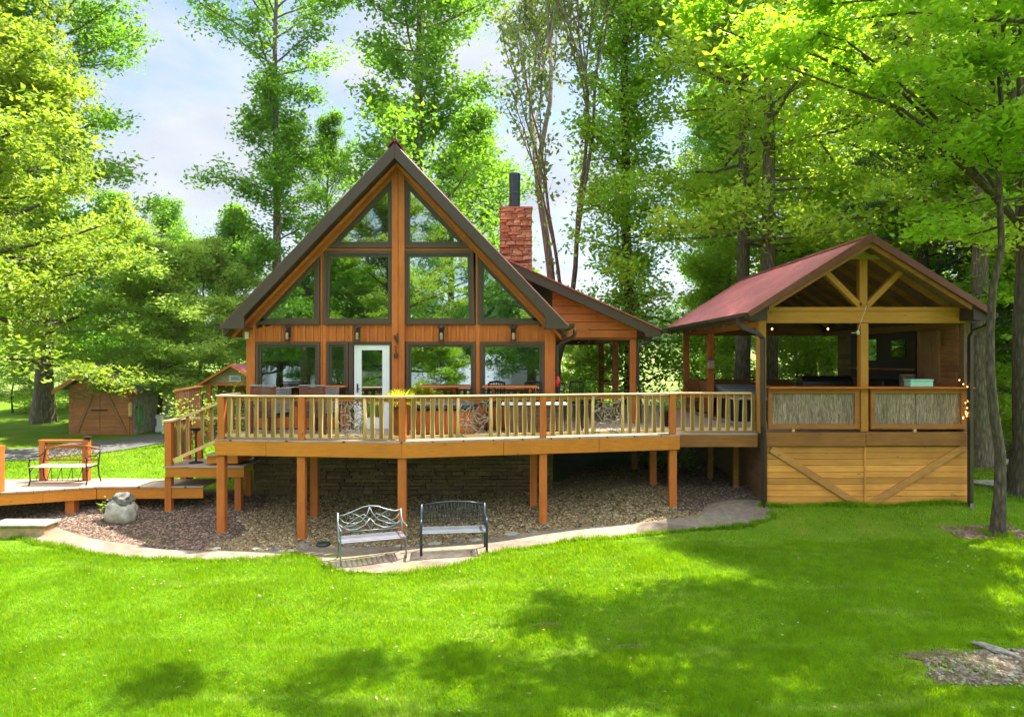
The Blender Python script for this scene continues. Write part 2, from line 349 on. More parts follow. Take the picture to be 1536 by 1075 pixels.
# path: its lawn side and its gravel side
low_px = [(-40,792),(0,801),(60,815),(130,830),(200,838),(300,842),(400,840),(440,833),(468,838),(500,856),(560,862),(640,858),(690,848),(740,832),(800,821),(900,809),(1000,799),(1080,794),(1150,781),(1158,770)]
up_px = [(-40,776),(0,780),(55,782),(95,797),(150,812),(200,819),(240,826),(300,828),(360,829),(440,829),(475,822),(600,822),(680,818),(760,806),(850,795),(950,787),(1040,776),(1062,760),(1100,752),(1146,752)]
lowE = smoothpoly([gp(*p) for p in low_px]); upE = smoothpoly([gp(*p) for p in up_px])
N_ = 150; lowR = [(a+.05*math.sin(i*1.7)*math.sin(i*.37), b+.045*math.sin(i*1.1+1)*math.cos(i*.53)) for i, (a, b) in enumerate(resample(lowE, N_))]; upR = resample(upE, N_)
def path_mat():
    m, nt, b = newmat('flagstone'); v = coord(nt, (1,1,1), world=True)
    vo = nt.nodes.new('ShaderNodeTexVoronoi'); vo.feature = 'DISTANCE_TO_EDGE'; vo.inputs['Scale'].default_value = 1.25
    vc = nt.nodes.new('ShaderNodeTexVoronoi'); vc.inputs['Scale'].default_value = 1.25
    w = mix(nt, .12, v, noise(nt, v, 3, 3), 'ADD')
    for q in (vo, vc): nt.links.new(w, q.inputs['Vector'])
    sepc = nt.nodes.new('ShaderNodeSeparateColor'); nt.links.new(vc.outputs['Color'], sepc.inputs[0])
    c = ramp(nt, sepc.outputs[0], [(0, (.19,.145,.105)), (.35, (.29,.23,.175)), (.7, (.33,.275,.215)), (1, (.22,.185,.14))])
    n = noise(nt, v, 7, 7, .65); c = mix(nt, .8, c, ramp(nt, n, [(.3, (.42,.40,.37)), (.68, (1.0,.97,.92))]), 'MULTIPLY')
    gap = nt.nodes.new('ShaderNodeMapRange'); gap.inputs[1].default_value = .0; gap.inputs[2].default_value = .022; gap.inputs[3].default_value = .0; nt.links.new(vo.outputs['Distance'], gap.inputs[0])
    c = mix(nt, gap.outputs[0], (.22,.17,.11), c)
    moss = nt.nodes.new('ShaderNodeMapRange'); moss.inputs[1].default_value = .58; moss.inputs[2].default_value = .68; moss.inputs[4].default_value = .6
    nt.links.new(noise(nt, v, 1.1, 4), moss.inputs[0]); c = mix(nt, moss.outputs[0], c, (.2,.2,.06))
    nt.links.new(c, b.inputs['Base Color']); b.inputs['Roughness'].default_value = .85
    bump(nt, b, mix(nt, .5, gap.outputs[0], n), .5, .02); return m
tag(ring_sheet('path', lowR, upR, path_mat(), .035), kind='structure')
# gravel under the deck, wood mulch at its left end
back = [(-13.5,15.9),(-11,16.6),(-8,17.0),(-6.6,17.2),(-6.2,17.6),(1.3,17.6),(2,19.5),(5.9,19.5),(5.9,17)]
bedm = stone('bed_soil', [(.07,.05,.028)], .95, 14)
tag(ring_sheet('gravel_ground', upR, resample(back, N_), bedm, .012, 14), kind='structure')
bed_poly = upR + back[::-1]
ico = []
def stones(name, n, poly, size, mat, seed, label, flat=.6, cat='gravel', accept=None):
    r = np.random.default_rng(seed); P2 = np.array(poly); x = r.uniform(P2[:,0].min(), P2[:,0].max(), n*4); y = r.uniform(P2[:,1].min(), P2[:,1].max(), n*4)
    k = inpoly(x, y, poly)
    if accept is not None: k &= accept(x, y)
    x = x[k][:n]; y = y[k][:n]; n = len(x)
    base = np.array([(-1,-1,-.6),(1,-1,-.6),(1,1,-.6),(-1,1,-.6),(-.7,-.7,.7),(.7,-.7,.7),(.7,.7,.7),(-.7,.7,.7)])*.5
    v = base[None]*(1+r.uniform(-.35,.35,(n,8,3))); s = size*r.uniform(.45,1.35,(n,1,1))*np.array([1,.75,flat]); v = v*s
    a = r.uniform(0,6.28,n); c, sn = np.cos(a)[:,None], np.sin(a)[:,None]
    tl = r.uniform(-.5,.5,(n,1)); z = v[:,:,2]+tl*v[:,:,0]
    vx = v[:,:,0]*c-v[:,:,1]*sn+x[:,None]; vy = v[:,:,0]*sn+v[:,:,1]*c+y[:,None]
    vz = z+gz(x,y)[:,None]+.012+r.uniform(0,.6,(n,1))*size*flat*.8
    V = np.stack([vx,vy,vz],-1).reshape(-1,3)
    q = np.array([(4,5,6,7),(0,1,5,4),(1,2,6,5),(2,3,7,6),(3,0,4,7)])
    Fc = (q[None]+np.arange(n)[:,None,None]*8).reshape(-1,4)
    return tag(npmesh(name, V, [Fc], mat), label, cat, kind='stuff')
gr_m = stone('river_gravel', [(.07,.045,.015),(.26,.17,.065),(.40,.29,.13),(.13,.08,.03),(.55,.45,.27),(.20,.13,.05),(.30,.20,.08)], .8, 20)
mu_m = stone('wood_mulch', [(.12,.06,.035),(.26,.15,.10),(.34,.22,.16),(.16,.085,.05),(.42,.30,.23)], .9, 20)
XL = -5.9
stones('gravel', 34000, bed_poly, .052, gr_m, 3, 'tan and brown river gravel spread under the timber deck', accept=lambda x,y: (x > XL+.25*np.sin(y*4)) & ((x < 3.7) | (y < 15.2)))
stones('mulch', 15000, bed_poly, .045, mu_m, 4, 'reddish brown wood mulch bed around the pale boulder', .4, 'mulch', accept=lambda x,y: x < XL+.4+.25*np.sin(y*4))

# driveway beyond the left lawn
drv = plain('asphalt_drive', (.13,.125,.12), .9, var=.25, scale=3, bmp=.3)
d1 = [gp(*p) for p in [(-60,690),(60,690),(140,681),(220,669),(300,660),(380,656)]]; d2 = [gp(*p) for p in [(-60,676),(60,672),(140,662),(210,655),(300,644),(380,640)]]
tag(ring_sheet('driveway', resample(d1, 30), resample(d2, 30), drv, .03), kind='structure')

# lawn grass blades, one object
def grass():
    r = np.random.default_rng(11); P_ = []
    lawn = [(-14,5),(-14,15.6)]+lowR+[(6.2,15.45),(10.6,15.45),(10.7,16.5),(11.2,19),(22,19),(22,5)]
    backl = [(-22,24),(-22,16),(-14,15.6),(-11,16.6),(-8,16.9),(-6.8,17.2),(-6.8,25)]+[(a,b-.05) for a,b in d1[::-1]]
    def scatter(n, box, poly, dens=None):
        x = r.uniform(box[0], box[1], n); y = r.uniform(box[2], box[3], n)
        k = inpoly(x, y, poly) & (np.abs(x) < .82*y+1.2)
        if dens is not None: k &= r.random(n) < dens(x, y)
        return x[k], y[k]
    def thin(x, y):   # worn strips, the washed-out corner
        d = np.ones_like(x)
        for cx, cy, rx, ry in ((.5,9.9,.28,.07),(1.6,9.15,.25,.06),(6.1,8.6,1.15,.4),(7.2,8.65,1.0,.3),(5.5,8.15,.7,.2),(9.75,14.0,.9,.35)):
            q = ((x-cx)/rx)**2+((y-cy)/ry)**2; d = np.where(q < 1, .1, np.where(q < 1.8, .5*d, d))
        return d
    xs_, ys_ = [], []
    for n, box, p in ((430000, (-8,9,5.6,9.5), lawn), (330000, (-12,13,9.5,13.5), lawn), (90000, (-14,22,13.5,19), lawn), (60000, (-22,-6,15.6,26), backl)):
        a, b = scatter(n, box, p, thin); xs_.append(a); ys_.append(b)
    nb = sum(len(a) for a in xs_); e = np.array(lowR)[r.integers(0, len(lowR), 16000)]
    xs_.append(e[:,0]+r.normal(0,.05,16000)); ys_.append(e[:,1]+r.normal(-.02,.028,16000))
    q = 5200; xs_.append(r.uniform(5.6,10.5,q)); ys_.append(15.56-np.abs(r.normal(0,.05,q)))
    for cx, cy, rr in ((X(1495,13.9),13.9,.2),(X(1533,16.2),16.2,.45),): a = r.uniform(0,6.28,700); k = rr+np.abs(r.normal(0,.06,700)); xs_.append(cx+np.cos(a)*k); ys_.append(cy+np.sin(a)*k)
    x = np.concatenate(xs_); y = np.concatenate(ys_); n = len(x)
    h = r.uniform(.03,.075,n)*(1+.35*np.sin(x*3.1)*np.sin(y*2.7)); h[nb:] *= r.uniform(1.0,1.9,n-nb); w = r.uniform(.0035,.007,n)*np.interp(y,[6,12,20],[1,1.5,2.6])
    a = r.uniform(0,6.28,n); lx = r.normal(0,.03,n); ly = r.normal(0,.03,n); z = gz(x,y)
    V = np.stack([np.stack([x-w*np.cos(a), y-w*np.sin(a), z-.005],-1), np.stack([x+w*np.cos(a), y+w*np.sin(a), z-.005],-1), np.stack([x+lx, y+ly, z+h],-1)],1).reshape(-1,3)
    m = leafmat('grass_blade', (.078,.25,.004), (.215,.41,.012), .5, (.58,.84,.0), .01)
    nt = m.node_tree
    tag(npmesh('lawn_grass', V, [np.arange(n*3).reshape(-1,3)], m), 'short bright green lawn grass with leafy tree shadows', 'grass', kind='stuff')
    return thin
grass()
# washed-out corner of the lawn: soil, flat chips and a weathered root
bs = stone('bare_soil_mat', [(.11,.075,.04)], .95, 16)
def blob_sheet(cx, cy, rx, ry, mat, name, dz=.02, seed=0):
    rr = random.Random(seed); n = 40; V = [(cx, cy, float(gz(cx,cy))+dz)]
    for i in range(n):
        t = 2*math.pi*i/n; k = 1+.18*math.sin(3*t+seed)+.12*math.sin(7*t)+rr.uniform(-.08,.08)
        for f in (.5, 1): x = cx+rx*k*f*math.cos(t); y = cy+ry*k*f*math.sin(t); V.append((x, y, float(gz(x,y))+dz-(.012 if f == 1 else 0)))
    f3 = [(0, 1+2*i, 1+2*((i+1)%n)) for i in range(n)]; f4 = [(1+2*i, 2+2*i, 2+2*((i+1)%n), 1+2*((i+1)%n)) for i in range(n)]
    return tag(npmesh(name, V, [f3, f4], mat, smooth=True), kind='structure')
for i, q in enumerate(((6.1,8.6,1.0,.34),(7.3,8.65,1.0,.27),(5.5,8.15,.55,.15),(9.75,14.0,.75,.3),(.5,9.9,.2,.05),(1.6,9.15,.2,.04))): blob_sheet(*q, bs, 'bare_soil', seed=i)
chip = stone('stone_chips', [(.2,.15,.1),(.3,.27,.23),(.14,.09,.05),(.25,.23,.2)], .85, 20)
stones('stone_chips', 1100, [(4.95,8.15),(5.4,7.95),(6.6,8.15),(8.3,8.35),(8.3,9.0),(7.2,8.95),(6.2,8.95),(5.2,8.6)], .055, chip, 8, 'flat stone and bark chips in the washed out lawn corner', .35, 'rubble')
stones('leaf_litter', 5000, [(3.6,15.3),(5.9,15.2),(5.9,19.4),(3.3,19.4)], .035, mu_m, 10, 'damp leaf litter and soil under the bridge beside the pavilion', .3, 'leaf litter')
stones('root_mulch', 900, [(9,13.6),(10.5,13.6),(10.5,14.4),(9,14.4)], .05, mu_m, 9, 'dry needles and bark chips round the foot of the thin tree', .25, 'mulch')
# far wooded hill
def hill_woods(near_side=False):
    r = np.random.default_rng(5); n = 30000 if near_side else 90000
    x = r.uniform(-330,330,n); y = r.uniform(205,300,n)
    if near_side: x = r.uniform(-130,130,n); y = r.uniform(-75,-42,n)
    hz = gz(x,y)
    bumpy = 6+2.5*np.sin(x*.11+y*.07)+2*np.sin(x*.31+1)+r.normal(0,1.5,n)
    z = hz+r.random(n)**.6*bumpy+(4 if near_side else .05*(y-205))
    s = r.uniform(.5,1.1,n); d = r.normal(size=(n,3)); d /= np.linalg.norm(d,axis=1)[:,None]
    e = np.cross(d, r.normal(size=(n,3))); e /= np.linalg.norm(e,axis=1)[:,None]; c = np.stack([x,y,z],-1)
    V = np.stack([c-d*s[:,None], c-e*s[:,None]*.7, c+d*s[:,None], c+e*s[:,None]*.7],1).reshape(-1,3)
    tag(npmesh('hill_woods', V, [np.arange(4*n).reshape(-1,4)], leafmat('far_leaves', (.045,.10,.03), (.09,.17,.05), .3, gl=0)), 'woods beyond the lawn mirrored in the cabin windows' if near_side else 'far wooded hillside beyond the pale mown field', 'woods', kind='stuff')
hill_woods(); hill_woods(True)

# ------------------------------------------------------------------ house
HY = 16.5
fx = lambda px: X(px, HY)
fz = lambda py: Z(py, HY)
xc = fx(598.5); SL = 1.05
house = empty('house', (xc, HY, 0), 'orange stained cabin with steep gable of tall windows behind the deck', 'house')
def inset(poly, w):
    n = len(poly); out = []
    ar = sum(poly[i-1][0]*poly[i][1]-poly[i][0]*poly[i-1][1] for i in range(n)); sg = 1 if ar > 0 else -1
    for i in range(n):
        a, b, c = Vector(poly[i-1]), Vector(poly[i]), Vector(poly[(i+1)%n])
        d1 = (b-a).normalized(); d2 = (c-b).normalized(); n1 = Vector((-d1.y, d1.x))*sg; n2 = Vector((-d2.y, d2.x))*sg
        bis = (n1+n2).normalized(); k = w/max(.25, bis.dot(n1)); out.append(tuple(b+bis*k))
    return out
def ring(mb, o, i, y0, y1):
    n = len(o); b = len(mb.v)
    for y in (y0, y1): mb.v += [(p[0], y, p[1]) for p in o]+[(p[0], y, p[1]) for p in i]
    for k in range(n):
        j = (k+1)%n
        mb.f += [(b+k,b+j,b+n+j,b+n+k),(b+2*n+k,b+3*n+k,b+3*n+j,b+2*n+j),(b+k,b+2*n+k,b+2*n+j,b+j),(b+n+k,b+n+j,b+3*n+j,b+3*n+k)]
def window(poly, fw=.1, mat=None, y=HY):
    o = MB(); i1 = inset(poly, fw*.62); ring(o, poly, i1, y-.075, y+.05); i2 = inset(i1, fw*.5); ring(o, i1, i2, y-.04, y+.05)
    w = o.build('window', framed, house); p = MB(); p.prism_y(i2, y+.0, y+.012); p.build('pane', mat or glass, w); return w
rk = lambda x: 6.26-SL*abs(x-xc)
def mirror(poly): return [(2*xc-a, b) for a, b in poly][::-1]
g = .012
tri = [(fx(592)-g, fz(372)), (fx(592)-g, rk(fx(592))-.03), (fx(488.5), fz(372))]
rect = [(fx(484.5), fz(486.5)), (fx(591.5), fz(486.5)), (fx(591.5), fz(376.5)), (fx(484.5)+.04, fz(376.5))]
side = [(fx(384.5), fz(486.5)), (fx(480.5), fz(486.5)), (fx(480.5), rk(fx(480.5))), (fx(384.5), rk(fx(384.5)))]
sq = lambda a, b, c, d: [(fx(a), fz(d)), (fx(b), fz(d)), (fx(b), fz(c)), (fx(a), fz(c))]
for q in (tri, rect, side): window(q, .13)
for q in (tri, side): window(mirror(q), .13)
window(mirror(rect), .13, glass2)
for q in (sq(385,480.5,513,606), sq(490.5,523.5,513,606), sq(609.5,713.5,513,604), sq(720.5,816.5,513,604)): window(q, .105)
# orange boards between the windows
w = MB()
for a, b, pr in ((371,384,.07),(816.7,833,.07),(480.8,484.3,.03),(484.4,490.2,.05),(713.7,720.2,.05)):
    w.box(fx(a), fx(b), HY-pr, HY+.08, 0.02, min(rk(fx(a)), rk(fx(b)))+.12)
w.box(fx(589), fx(598.2), HY-.12, HY+.08, .02, 6.3); w.box(fx(598.6), fx(608), HY-.125, HY+.08, .02, 6.3)
w.build('post_trim', cedar_z, house, bevel=.008)
w = MB(); w.box(fx(484.5), fx(588.8), HY-.03, HY+.08, fz(376.3), fz(372.2)); w.box(fx(608.2), fx(713), HY-.03, HY+.08, fz(376.3), fz(372.2))
w.build('cross_trim', cedar_x, house)
for a, b, z0, z1 in ((384.2,480.6,fz(512.7),fz(486.8)),(490.4,588.8,fz(512.4),fz(486.8)),(608.2,713.5,fz(512.7),fz(486.8)),(720.4,816.5,fz(512.7),fz(486.8)),
                     (384.2,480.6,.02,fz(606.3)),(490.4,524.5,.02,fz(606.3)),(608.2,713.5,.02,fz(604.3)),(720.4,816.5,.02,fz(604.3))):
    w = MB(); w.box(fx(a), fx(b), HY, HY+.07, z0, z1); n = max(1, round((b-a)/12.6))
    for i in range(n+1):
        x = fx(a+(b-a)*i/n); w.box(max(fx(a), x-.028), min(fx(b), x+.028), HY-.035, HY-.001, z0+.003, z1-.003)
    w.build('board_and_batten_wall', cedar_z, house)
# door
w = MB(); ring(w, sq(524.5,588.5,512.5,646), inset(sq(530.5,586.5,516.5,646.5), 0), HY-.08, HY+.05)
w.build('door_frame', framed, house)
dr = MB(); dp = sq(532,584.8,517.5,643); ring(dr, dp, [(fx(543), fz(626)), (fx(574), fz(626)), (fx(574), fz(525)), (fx(543), fz(525))], HY-.05, HY+.0)
door = dr.build('door', white, house); p = MB(); p.prism_y([(fx(543), fz(626)), (fx(574), fz(626)), (fx(574), fz(525)), (fx(543), fz(525))], HY-.03, HY-.02); p.build('pane', glass, door)
h = MB(); h.tube([(fx(537), HY-.06, .98), (fx(537), HY-.12, .98), (fx(541.5), HY-.12, .98)], .012); h.box(fx(536), fx(538.2), HY-.062, HY-.052, .9, 1.1); h.build('handle', blackm, door)
# rake trim, side walls, floor inside
w = MB()
for s in (1, -1):
    w.prism_y([(xc, 6.42), (xc+s*3.75, 6.42-SL*3.75), (xc+s*3.75, 6.16-SL*3.75), (xc, 6.19)][::s], HY-.085, HY-.0)
    w.prism_y([(xc, 6.36), (xc+s*3.9, 6.36-SL*3.9), (xc+s*3.9, 6.26-SL*3.9), (xc, 6.26)][::s], HY-.34, HY-.27)
w.build('rake_trim', cedar_x, house, bevel=.008)
w = MB(); xl, xr = fx(371)+.02, fx(833)-.02
w.box(xl, xl+.12, HY+.085, 26, -.3, 2.35); w.box(xr-.12, xr, HY+.085, 26, -.3, 2.35)
w.prism_y([(xl,-.3),(xr,-.3),(xr,2.35),(xc,6.25),(xl,2.35)], 26, 26.12); w.build('side_wall', cedar_y, house)
room = plain('room_paint', (.22,.15,.09), .8, var=.1)
w = MB(); w.box(xl+.13, xr-.13, HY+.1, 25.9, -.06, -.01); w.build('inner_floor', wood('inner_floorboards', (.25,.13,.06), (.35,.2,.1), 'y'), house)
w = MB(); w.prism_y([(xl+.13,0),(xr-.13,0),(xr-.13,2.35),(xc,6.1),(xl+.13,2.35)], 21.5, 21.6); w.box(xl+.13, xr-.13, 19, 21.4, 2.55, 2.75)
w.build('inner_wall', room, house)
# roof
redm = plain('red_metal_roof', (.20,.045,.05), .35, .1, var=.18, scale=1.3)
def roof_mat(axis_scale, c=(.44,.105,.09)):
    m, nt, b = newmat('ribbed_red_metal'); v = coord(nt, (1,1,1), world=True)
    n = noise(nt, v, 1.1, 6); n2 = noise(nt, v, 9, 4)
    col = ramp(nt, n, [(.35, tuple(x*.8 for x in c)), (.7, tuple(x*1.25 for x in c))]); col = mix(nt, .5, col, ramp(nt, n2, [(.35, (.7,.7,.7)), (.65, (1.15,1.12,1.1))]), 'MULTIPLY')
    nt.links.new(col, b.inputs['Base Color']); b.inputs['Roughness'].default_value = .38
    return m
rmat = roof_mat(1)
def ribbed(mb, p00, p10, p01, n_ribs, t=.03, rib=.022):
    """roof sheet: p00 eave front, p10 eave back, p01 ridge front; ribs run eave to ridge"""
    p00, p10, p01 = Vector(p00), Vector(p10), Vector(p01); u = p10-p00; v = p01-p00; nrm = v.cross(u).normalized()
    if nrm.z < 0: nrm = -nrm
    prof = []
    for i in range(n_ribs):
        a = i/n_ribs; k = 1/n_ribs
        prof += [(a, 0), (a+k*.55, 0), (a+k*.68, rib), (a+k*.87, rib)]
    prof.append((1, 0)); b = len(mb.v)
    for a, h in prof:
        q = p00+u*a+nrm*h; mb.v += [tuple(q), tuple(q+v), tuple(q-nrm*(h+t)), tuple(q+v-nrm*(h+t))]
    for i in range(len(prof)-1):
        o = b+4*i; mb.f += [(o, o+1, o+5, o+4), (o+2, o+6, o+7, o+3), (o, o+4, o+6, o+2), (o+1, o+3, o+7, o+5)]
    e = b+4*(len(prof)-1); mb.f += [(b, b+2, b+3, b+1), (e, e+1, e+3, e+2)]
w = MB()
for s in (1, -1):
    w.prism_y([(xc, 6.70), (xc+s*4.02, 6.70-SL*4.02), (xc+s*4.02, 6.45-SL*4.02), (xc, 6.40)][::s], 15.96, 26.4)
w.build('roof_deck', trimd, house)
w = MB()
for s in (1, -1): ribbed(w, (xc+s*4.06, 15.9, 6.74-SL*4.06), (xc+s*4.06, 26.5, 6.74-SL*4.06), (xc, 15.9, 6.74), 34)
roofo = w.build('roof', rmat, house)
w = MB()
for s in (1, -1): w.beam((xc+s*.1, 15.86, 6.71), (xc+s*.1, 26.5, 6.71), .2, .03, (s*.72, 0, .69))
w.tube([(xc, 15.86, 6.79), (xc, 26.5, 6.79)], .05, 8); w.build('ridge_cap', redm, roofo)
for s in (1, -1):
    w = MB(); w.prism_y([(xc, 6.72), (xc+s*4.05, 6.72-SL*4.05), (xc+s*4.05, 2.40), (xc+s*3.5, 2.40), (xc+s*3.5, 6.36-SL*3.5), (xc, 6.36)][::s], 15.86, 15.94)
    w.build('gable_fascia', trimd, house, bevel=.01)
    w = MB(); w.box(min(xc+s*3.5, xc+s*4.05), max(xc+s*3.5, xc+s*4.05), 15.945, 26.4, 2.402, 2.44); w.build('soffit', trimd, house)
    w = MB(); x0 = xc+s*4.06
    w.prism_y([(x0, 2.52), (x0+s*.13, 2.52), (x0+s*.13, 2.44), (x0+s*.08, 2.4), (x0, 2.4)][::s], 15.9, 26.4); w.build('gutter', gutter, house)
# lanterns on the wall
amber = plain('lantern_glass', (.45,.33,.2), .2, var=.1)
for px in (434, 538, 663, 770):
    x = fx(px); y = HY-.16; w = MB()
    w.box(x-.05, x+.05, HY-.06, HY-.03, fz(506), fz(492)); w.tube([(x, HY-.05, fz(489)), (x, HY-.12, fz(487.5)), (x, y, fz(490))], .011, 6)
    w.lathe([(.02,.10),(.095,.035),(.1,.02),(.075,.02)], (x, y, fz(493.5)), 6); w.lathe([(.07,0),(.08,.02),(.07,.035)], (x, y, fz(511.5)), 6)
    for k in range(4):
        a = math.pi/4+k*math.pi/2; w.beam((x+.068*math.cos(a), y+.068*math.sin(a), fz(511)), (x+.075*math.cos(a), y+.075*math.sin(a), fz(493)), .012, .012)
    ln = w.build('wall_lantern', plain('lantern_bronze', (.04,.03,.025), .4, .3), house)
    v = MB(); v.lathe([(.03,.03),(.04,.1),(.04,.16),(.02,.2)], (x, y, fz(511.5)), 10); v.build('lamp_glass', amber, ln)
w = MB(); x = fx(594)
for (a, b) in (((0,.32),(.06,.12)),((.06,.36),(.07,.1)),((-.03,.3),(.02,.2)),((0,.2),(.05,.2)),((.02,-.02),(.04,-.15)),((-.01,.05),(.05,.02))): w.beam((x+a[0], HY-.15, 1.95+a[1]), (x+b[0], HY-.15, 1.95+b[1]), .025, .025)
w.lathe([(.01,0),(.05,.02),(.05,.1),(.01,.13)], (x+.03, HY-.17, 1.72), 8); w.build('wall_ornament', plain('rust_iron', (.09,.05,.035), .6, .4), house)
# small white box under the left eave
w = MB(); w.box(fx(370), fx(375), HY-.12, HY-.075, fz(508), fz(498)); w.build('alarm_box', white, house)
# porch roof and wall on the right of the house
PY = 17.9; qx = lambda px: X(px, PY); qz = lambda py: Z(py, PY)
sl2 = .452; ex, ez = qx(989), qz(494.5); ptop = lambda x: ez+(ex-x)*sl2
w = MB(); w.prism_y([(ex-.02, ptop(ex)-.03), (ex-.02, ptop(ex)-.2), (ex-.42, ptop(ex)-.2), (ex-.46, ptop(ex-.46)-.3), (-.3, ptop(-.3)-.3), (-.3, ptop(-.3)-.03)], PY-.35, PY-.27)
w.build('porch_fascia', trimd, house, bevel=.01)
w = MB(); ribbed(w, (ex, PY-.38, ez), (ex, 25, ez), (-.75, PY-.38, ptop(-.75)), 24); w.build('porch_roof', rmat, house)
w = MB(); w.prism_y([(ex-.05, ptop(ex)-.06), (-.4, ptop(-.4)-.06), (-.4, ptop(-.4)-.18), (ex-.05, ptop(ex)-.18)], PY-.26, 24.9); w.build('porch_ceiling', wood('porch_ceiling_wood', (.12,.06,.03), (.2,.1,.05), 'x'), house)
w = MB(); zb = qz(506); x1 = qx(955); zz = zb
while zz < ptop(1.1)-.2:
    z2 = zz+.205; xa = min(x1, ex-(max(z2, 0)-ez+.2)/sl2) if z2 > ptop(x1)-.2 else x1
    xb = min(x1, ex-(zz-ez+.2)/sl2)
    if xb > 1.1: w.add([(1.06,PY-.03,zz),(xb,PY-.03,zz),(max(1.07,xa),PY-.008,z2-.012),(1.06,PY-.008,z2-.012),(1.06,PY+.04,zz),(xb,PY+.04,zz),(max(1.07,xa),PY+.04,z2-.012),(1.06,PY+.04,z2-.012)],
                 [(0,1,2,3),(7,6,5,4),(0,4,5,1),(3,2,6,7),(1,5,6,2),(0,3,7,4)])
    zz = z2
w.build('porch_siding', cedar_x, house)
w = MB(); w.box(1.08, x1, PY+.045, PY+.14, zb-.06, zb+.06); w.box(3.0, 3.14, PY+.15, 24.6, zb-.06, zb+.16); w.box(1.08, 3.1, 24.62, 24.72, zb-.06, zb+.16); w.build('porch_beam', brownw, house)
for px, yy in ((949, PY+.07), (923, 20.0), (901.5, 22.6)):
    w = MB(); x = X(px, yy); w.box(x-.08, x+.08, yy-.08, yy+.08, .0, zb-.062); w.build('porch_post', cedar_z if yy < 18 else brownw, house)
w = MB(); w.beam((3.0, 20.1, .92), (2.97, 22.5, .92), .12, .04); w.build('porch_rail', cedar_y, house)
for nm, pts in (('downspout', [(1.5, 16.3, 2.42), (1.5, 16.3, 2.28), (1.42, 16.32, 2.2), (1.2, 16.4, 2.1), (1.1, 16.42, 2.0), (1.09, 16.42, 0.03)]),
                ('downspout', [(X(976,17.7), 17.7, Z(498,17.7)), (X(977,17.7), 17.7, Z(506,17.7)), (X(973,17.7), 17.7, Z(512,17.7)), (X(960,17.7), 17.7, Z(516,17.7)), (X(957,17.7), 17.7, Z(522,17.7)), (X(956.5,17.7), 17.7, Z(574,17.7)), (X(960,17.7), 17.7, Z(586,17.7)), (X(960,17.7), 17.7, .03)])):
    w = MB(); w.tube(pts, .042, 8); w.build(nm, gutter, house, smooth=True)
w = MB(); w.prism_y([(ex+.0, ez+.02), (ex+.13, ez+.02), (ex+.13, ez-.06), (ex+.08, ez-.11), (ex, ez-.11)], PY-.35, 25); w.build('gutter', gutter, house)
# stone: chimney and foundation
def stonework(mb, x0, x1, z0, z1, y, seed, hmin=.05, hmax=.12, wmin=.14, wmax=.5, jut=.03, axis='x'):
    r = random.Random(seed); z = z0
    while z < z1-.02:
        h = min(r.uniform(hmin, hmax), z1-z); x = x0
        while x < x1-.02:
            wd = min(r.uniform(wmin, wmax), x1-x); wd = wd if x1-x-wd > .06 else x1-x
            j = r.uniform(0, jut); hh = h*r.uniform(.86, .97); e = r.uniform(-.006,.006)
            vs = [(x+.004,-j,z+.004+e),(x+wd-.004,-j*r.uniform(.6,1),z+.004-e),(x+wd-.006,.12,z+.004),(x+.004,.12,z+.004),
                  (x+.008+r.uniform(0,.02),-j*r.uniform(.5,1),z+hh+e),(x+wd-.008-r.uniform(0,.02),-j,z+hh-e),(x+wd-.006,.12,z+hh),(x+.004,.12,z+hh)]
            if axis == 'x': vs = [(a, y+b, c) for a, b, c in vs]
            else: vs = [(y-b*axis_sign, a, c) for a, b, c in vs]
            mb.add(vs, [(3,2,1,0),(4,5,6,7),(0,1,5,4),(1,2,6,5),(2,3,7,6),(3,0,4,7)]); x += wd
        z += h
axis_sign = 1
ch_m = stone('chimney_stone_mat', [(.42,.13,.07),(.52,.20,.11),(.33,.10,.06),(.56,.27,.17),(.45,.17,.11)], .85, 12)
CY = 18.5; c0, c1, cz = X(750.5,CY), X(797.5,CY), Z(313,CY)
w = MB(); stonework(w, c0, c1, 2.9, cz, CY, 2, .04, .12, .12, .42, .07)
axis_sign = 1; stonework(w, CY+.13, CY+.8, 2.9, cz, c1, 3, .04, .1, .12, .42, .03, 'y'); axis_sign = -1; stonework(w, CY+.13, CY+.8, 2.9, cz, c0, 4, .04, .1, .12, .42, .03, 'y')
w.box(c0+.03, c1-.03, CY+.03, CY+.85, 2.9, cz-.01)
chim = w.build('chimney', ch_m, house)
w = MB(); w.box(c0-.03, c1+.03, CY-.04, CY+.86, cz+.002, cz+.05); w.build('chimney_cap', plain('cap_brick', (.38,.12,.06), .8), chim)
w = MB(); fxx = X(772, CY+.4); w.lathe([(.155,0),(.155,.05),(.15,.06),(.15,.45),(.157,.46),(.15,.48),(.16,.98),(.155,1.0),(.14,1.0),(.14,.9)], (fxx, CY+.4, cz+.05), 20); w.build('flue', plain('flue_steel', (.05,.06,.075), .3, .7), chim, smooth=False)
fd = stone('foundation_stone_mat', [(.10,.06,.03),(.18,.115,.06),(.13,.085,.048),(.22,.15,.085),(.08,.05,.028)], .85, 9)
w = MB(); stonework(w, fx(371)+.1, 1.0, -1.95, -.36, HY+.1, 8, .05, .13, .2, .7, .035); w.box(fx(371)+.12, .95, HY+.2, 26, -1.9, -.31); w.build('foundation', fd, house)
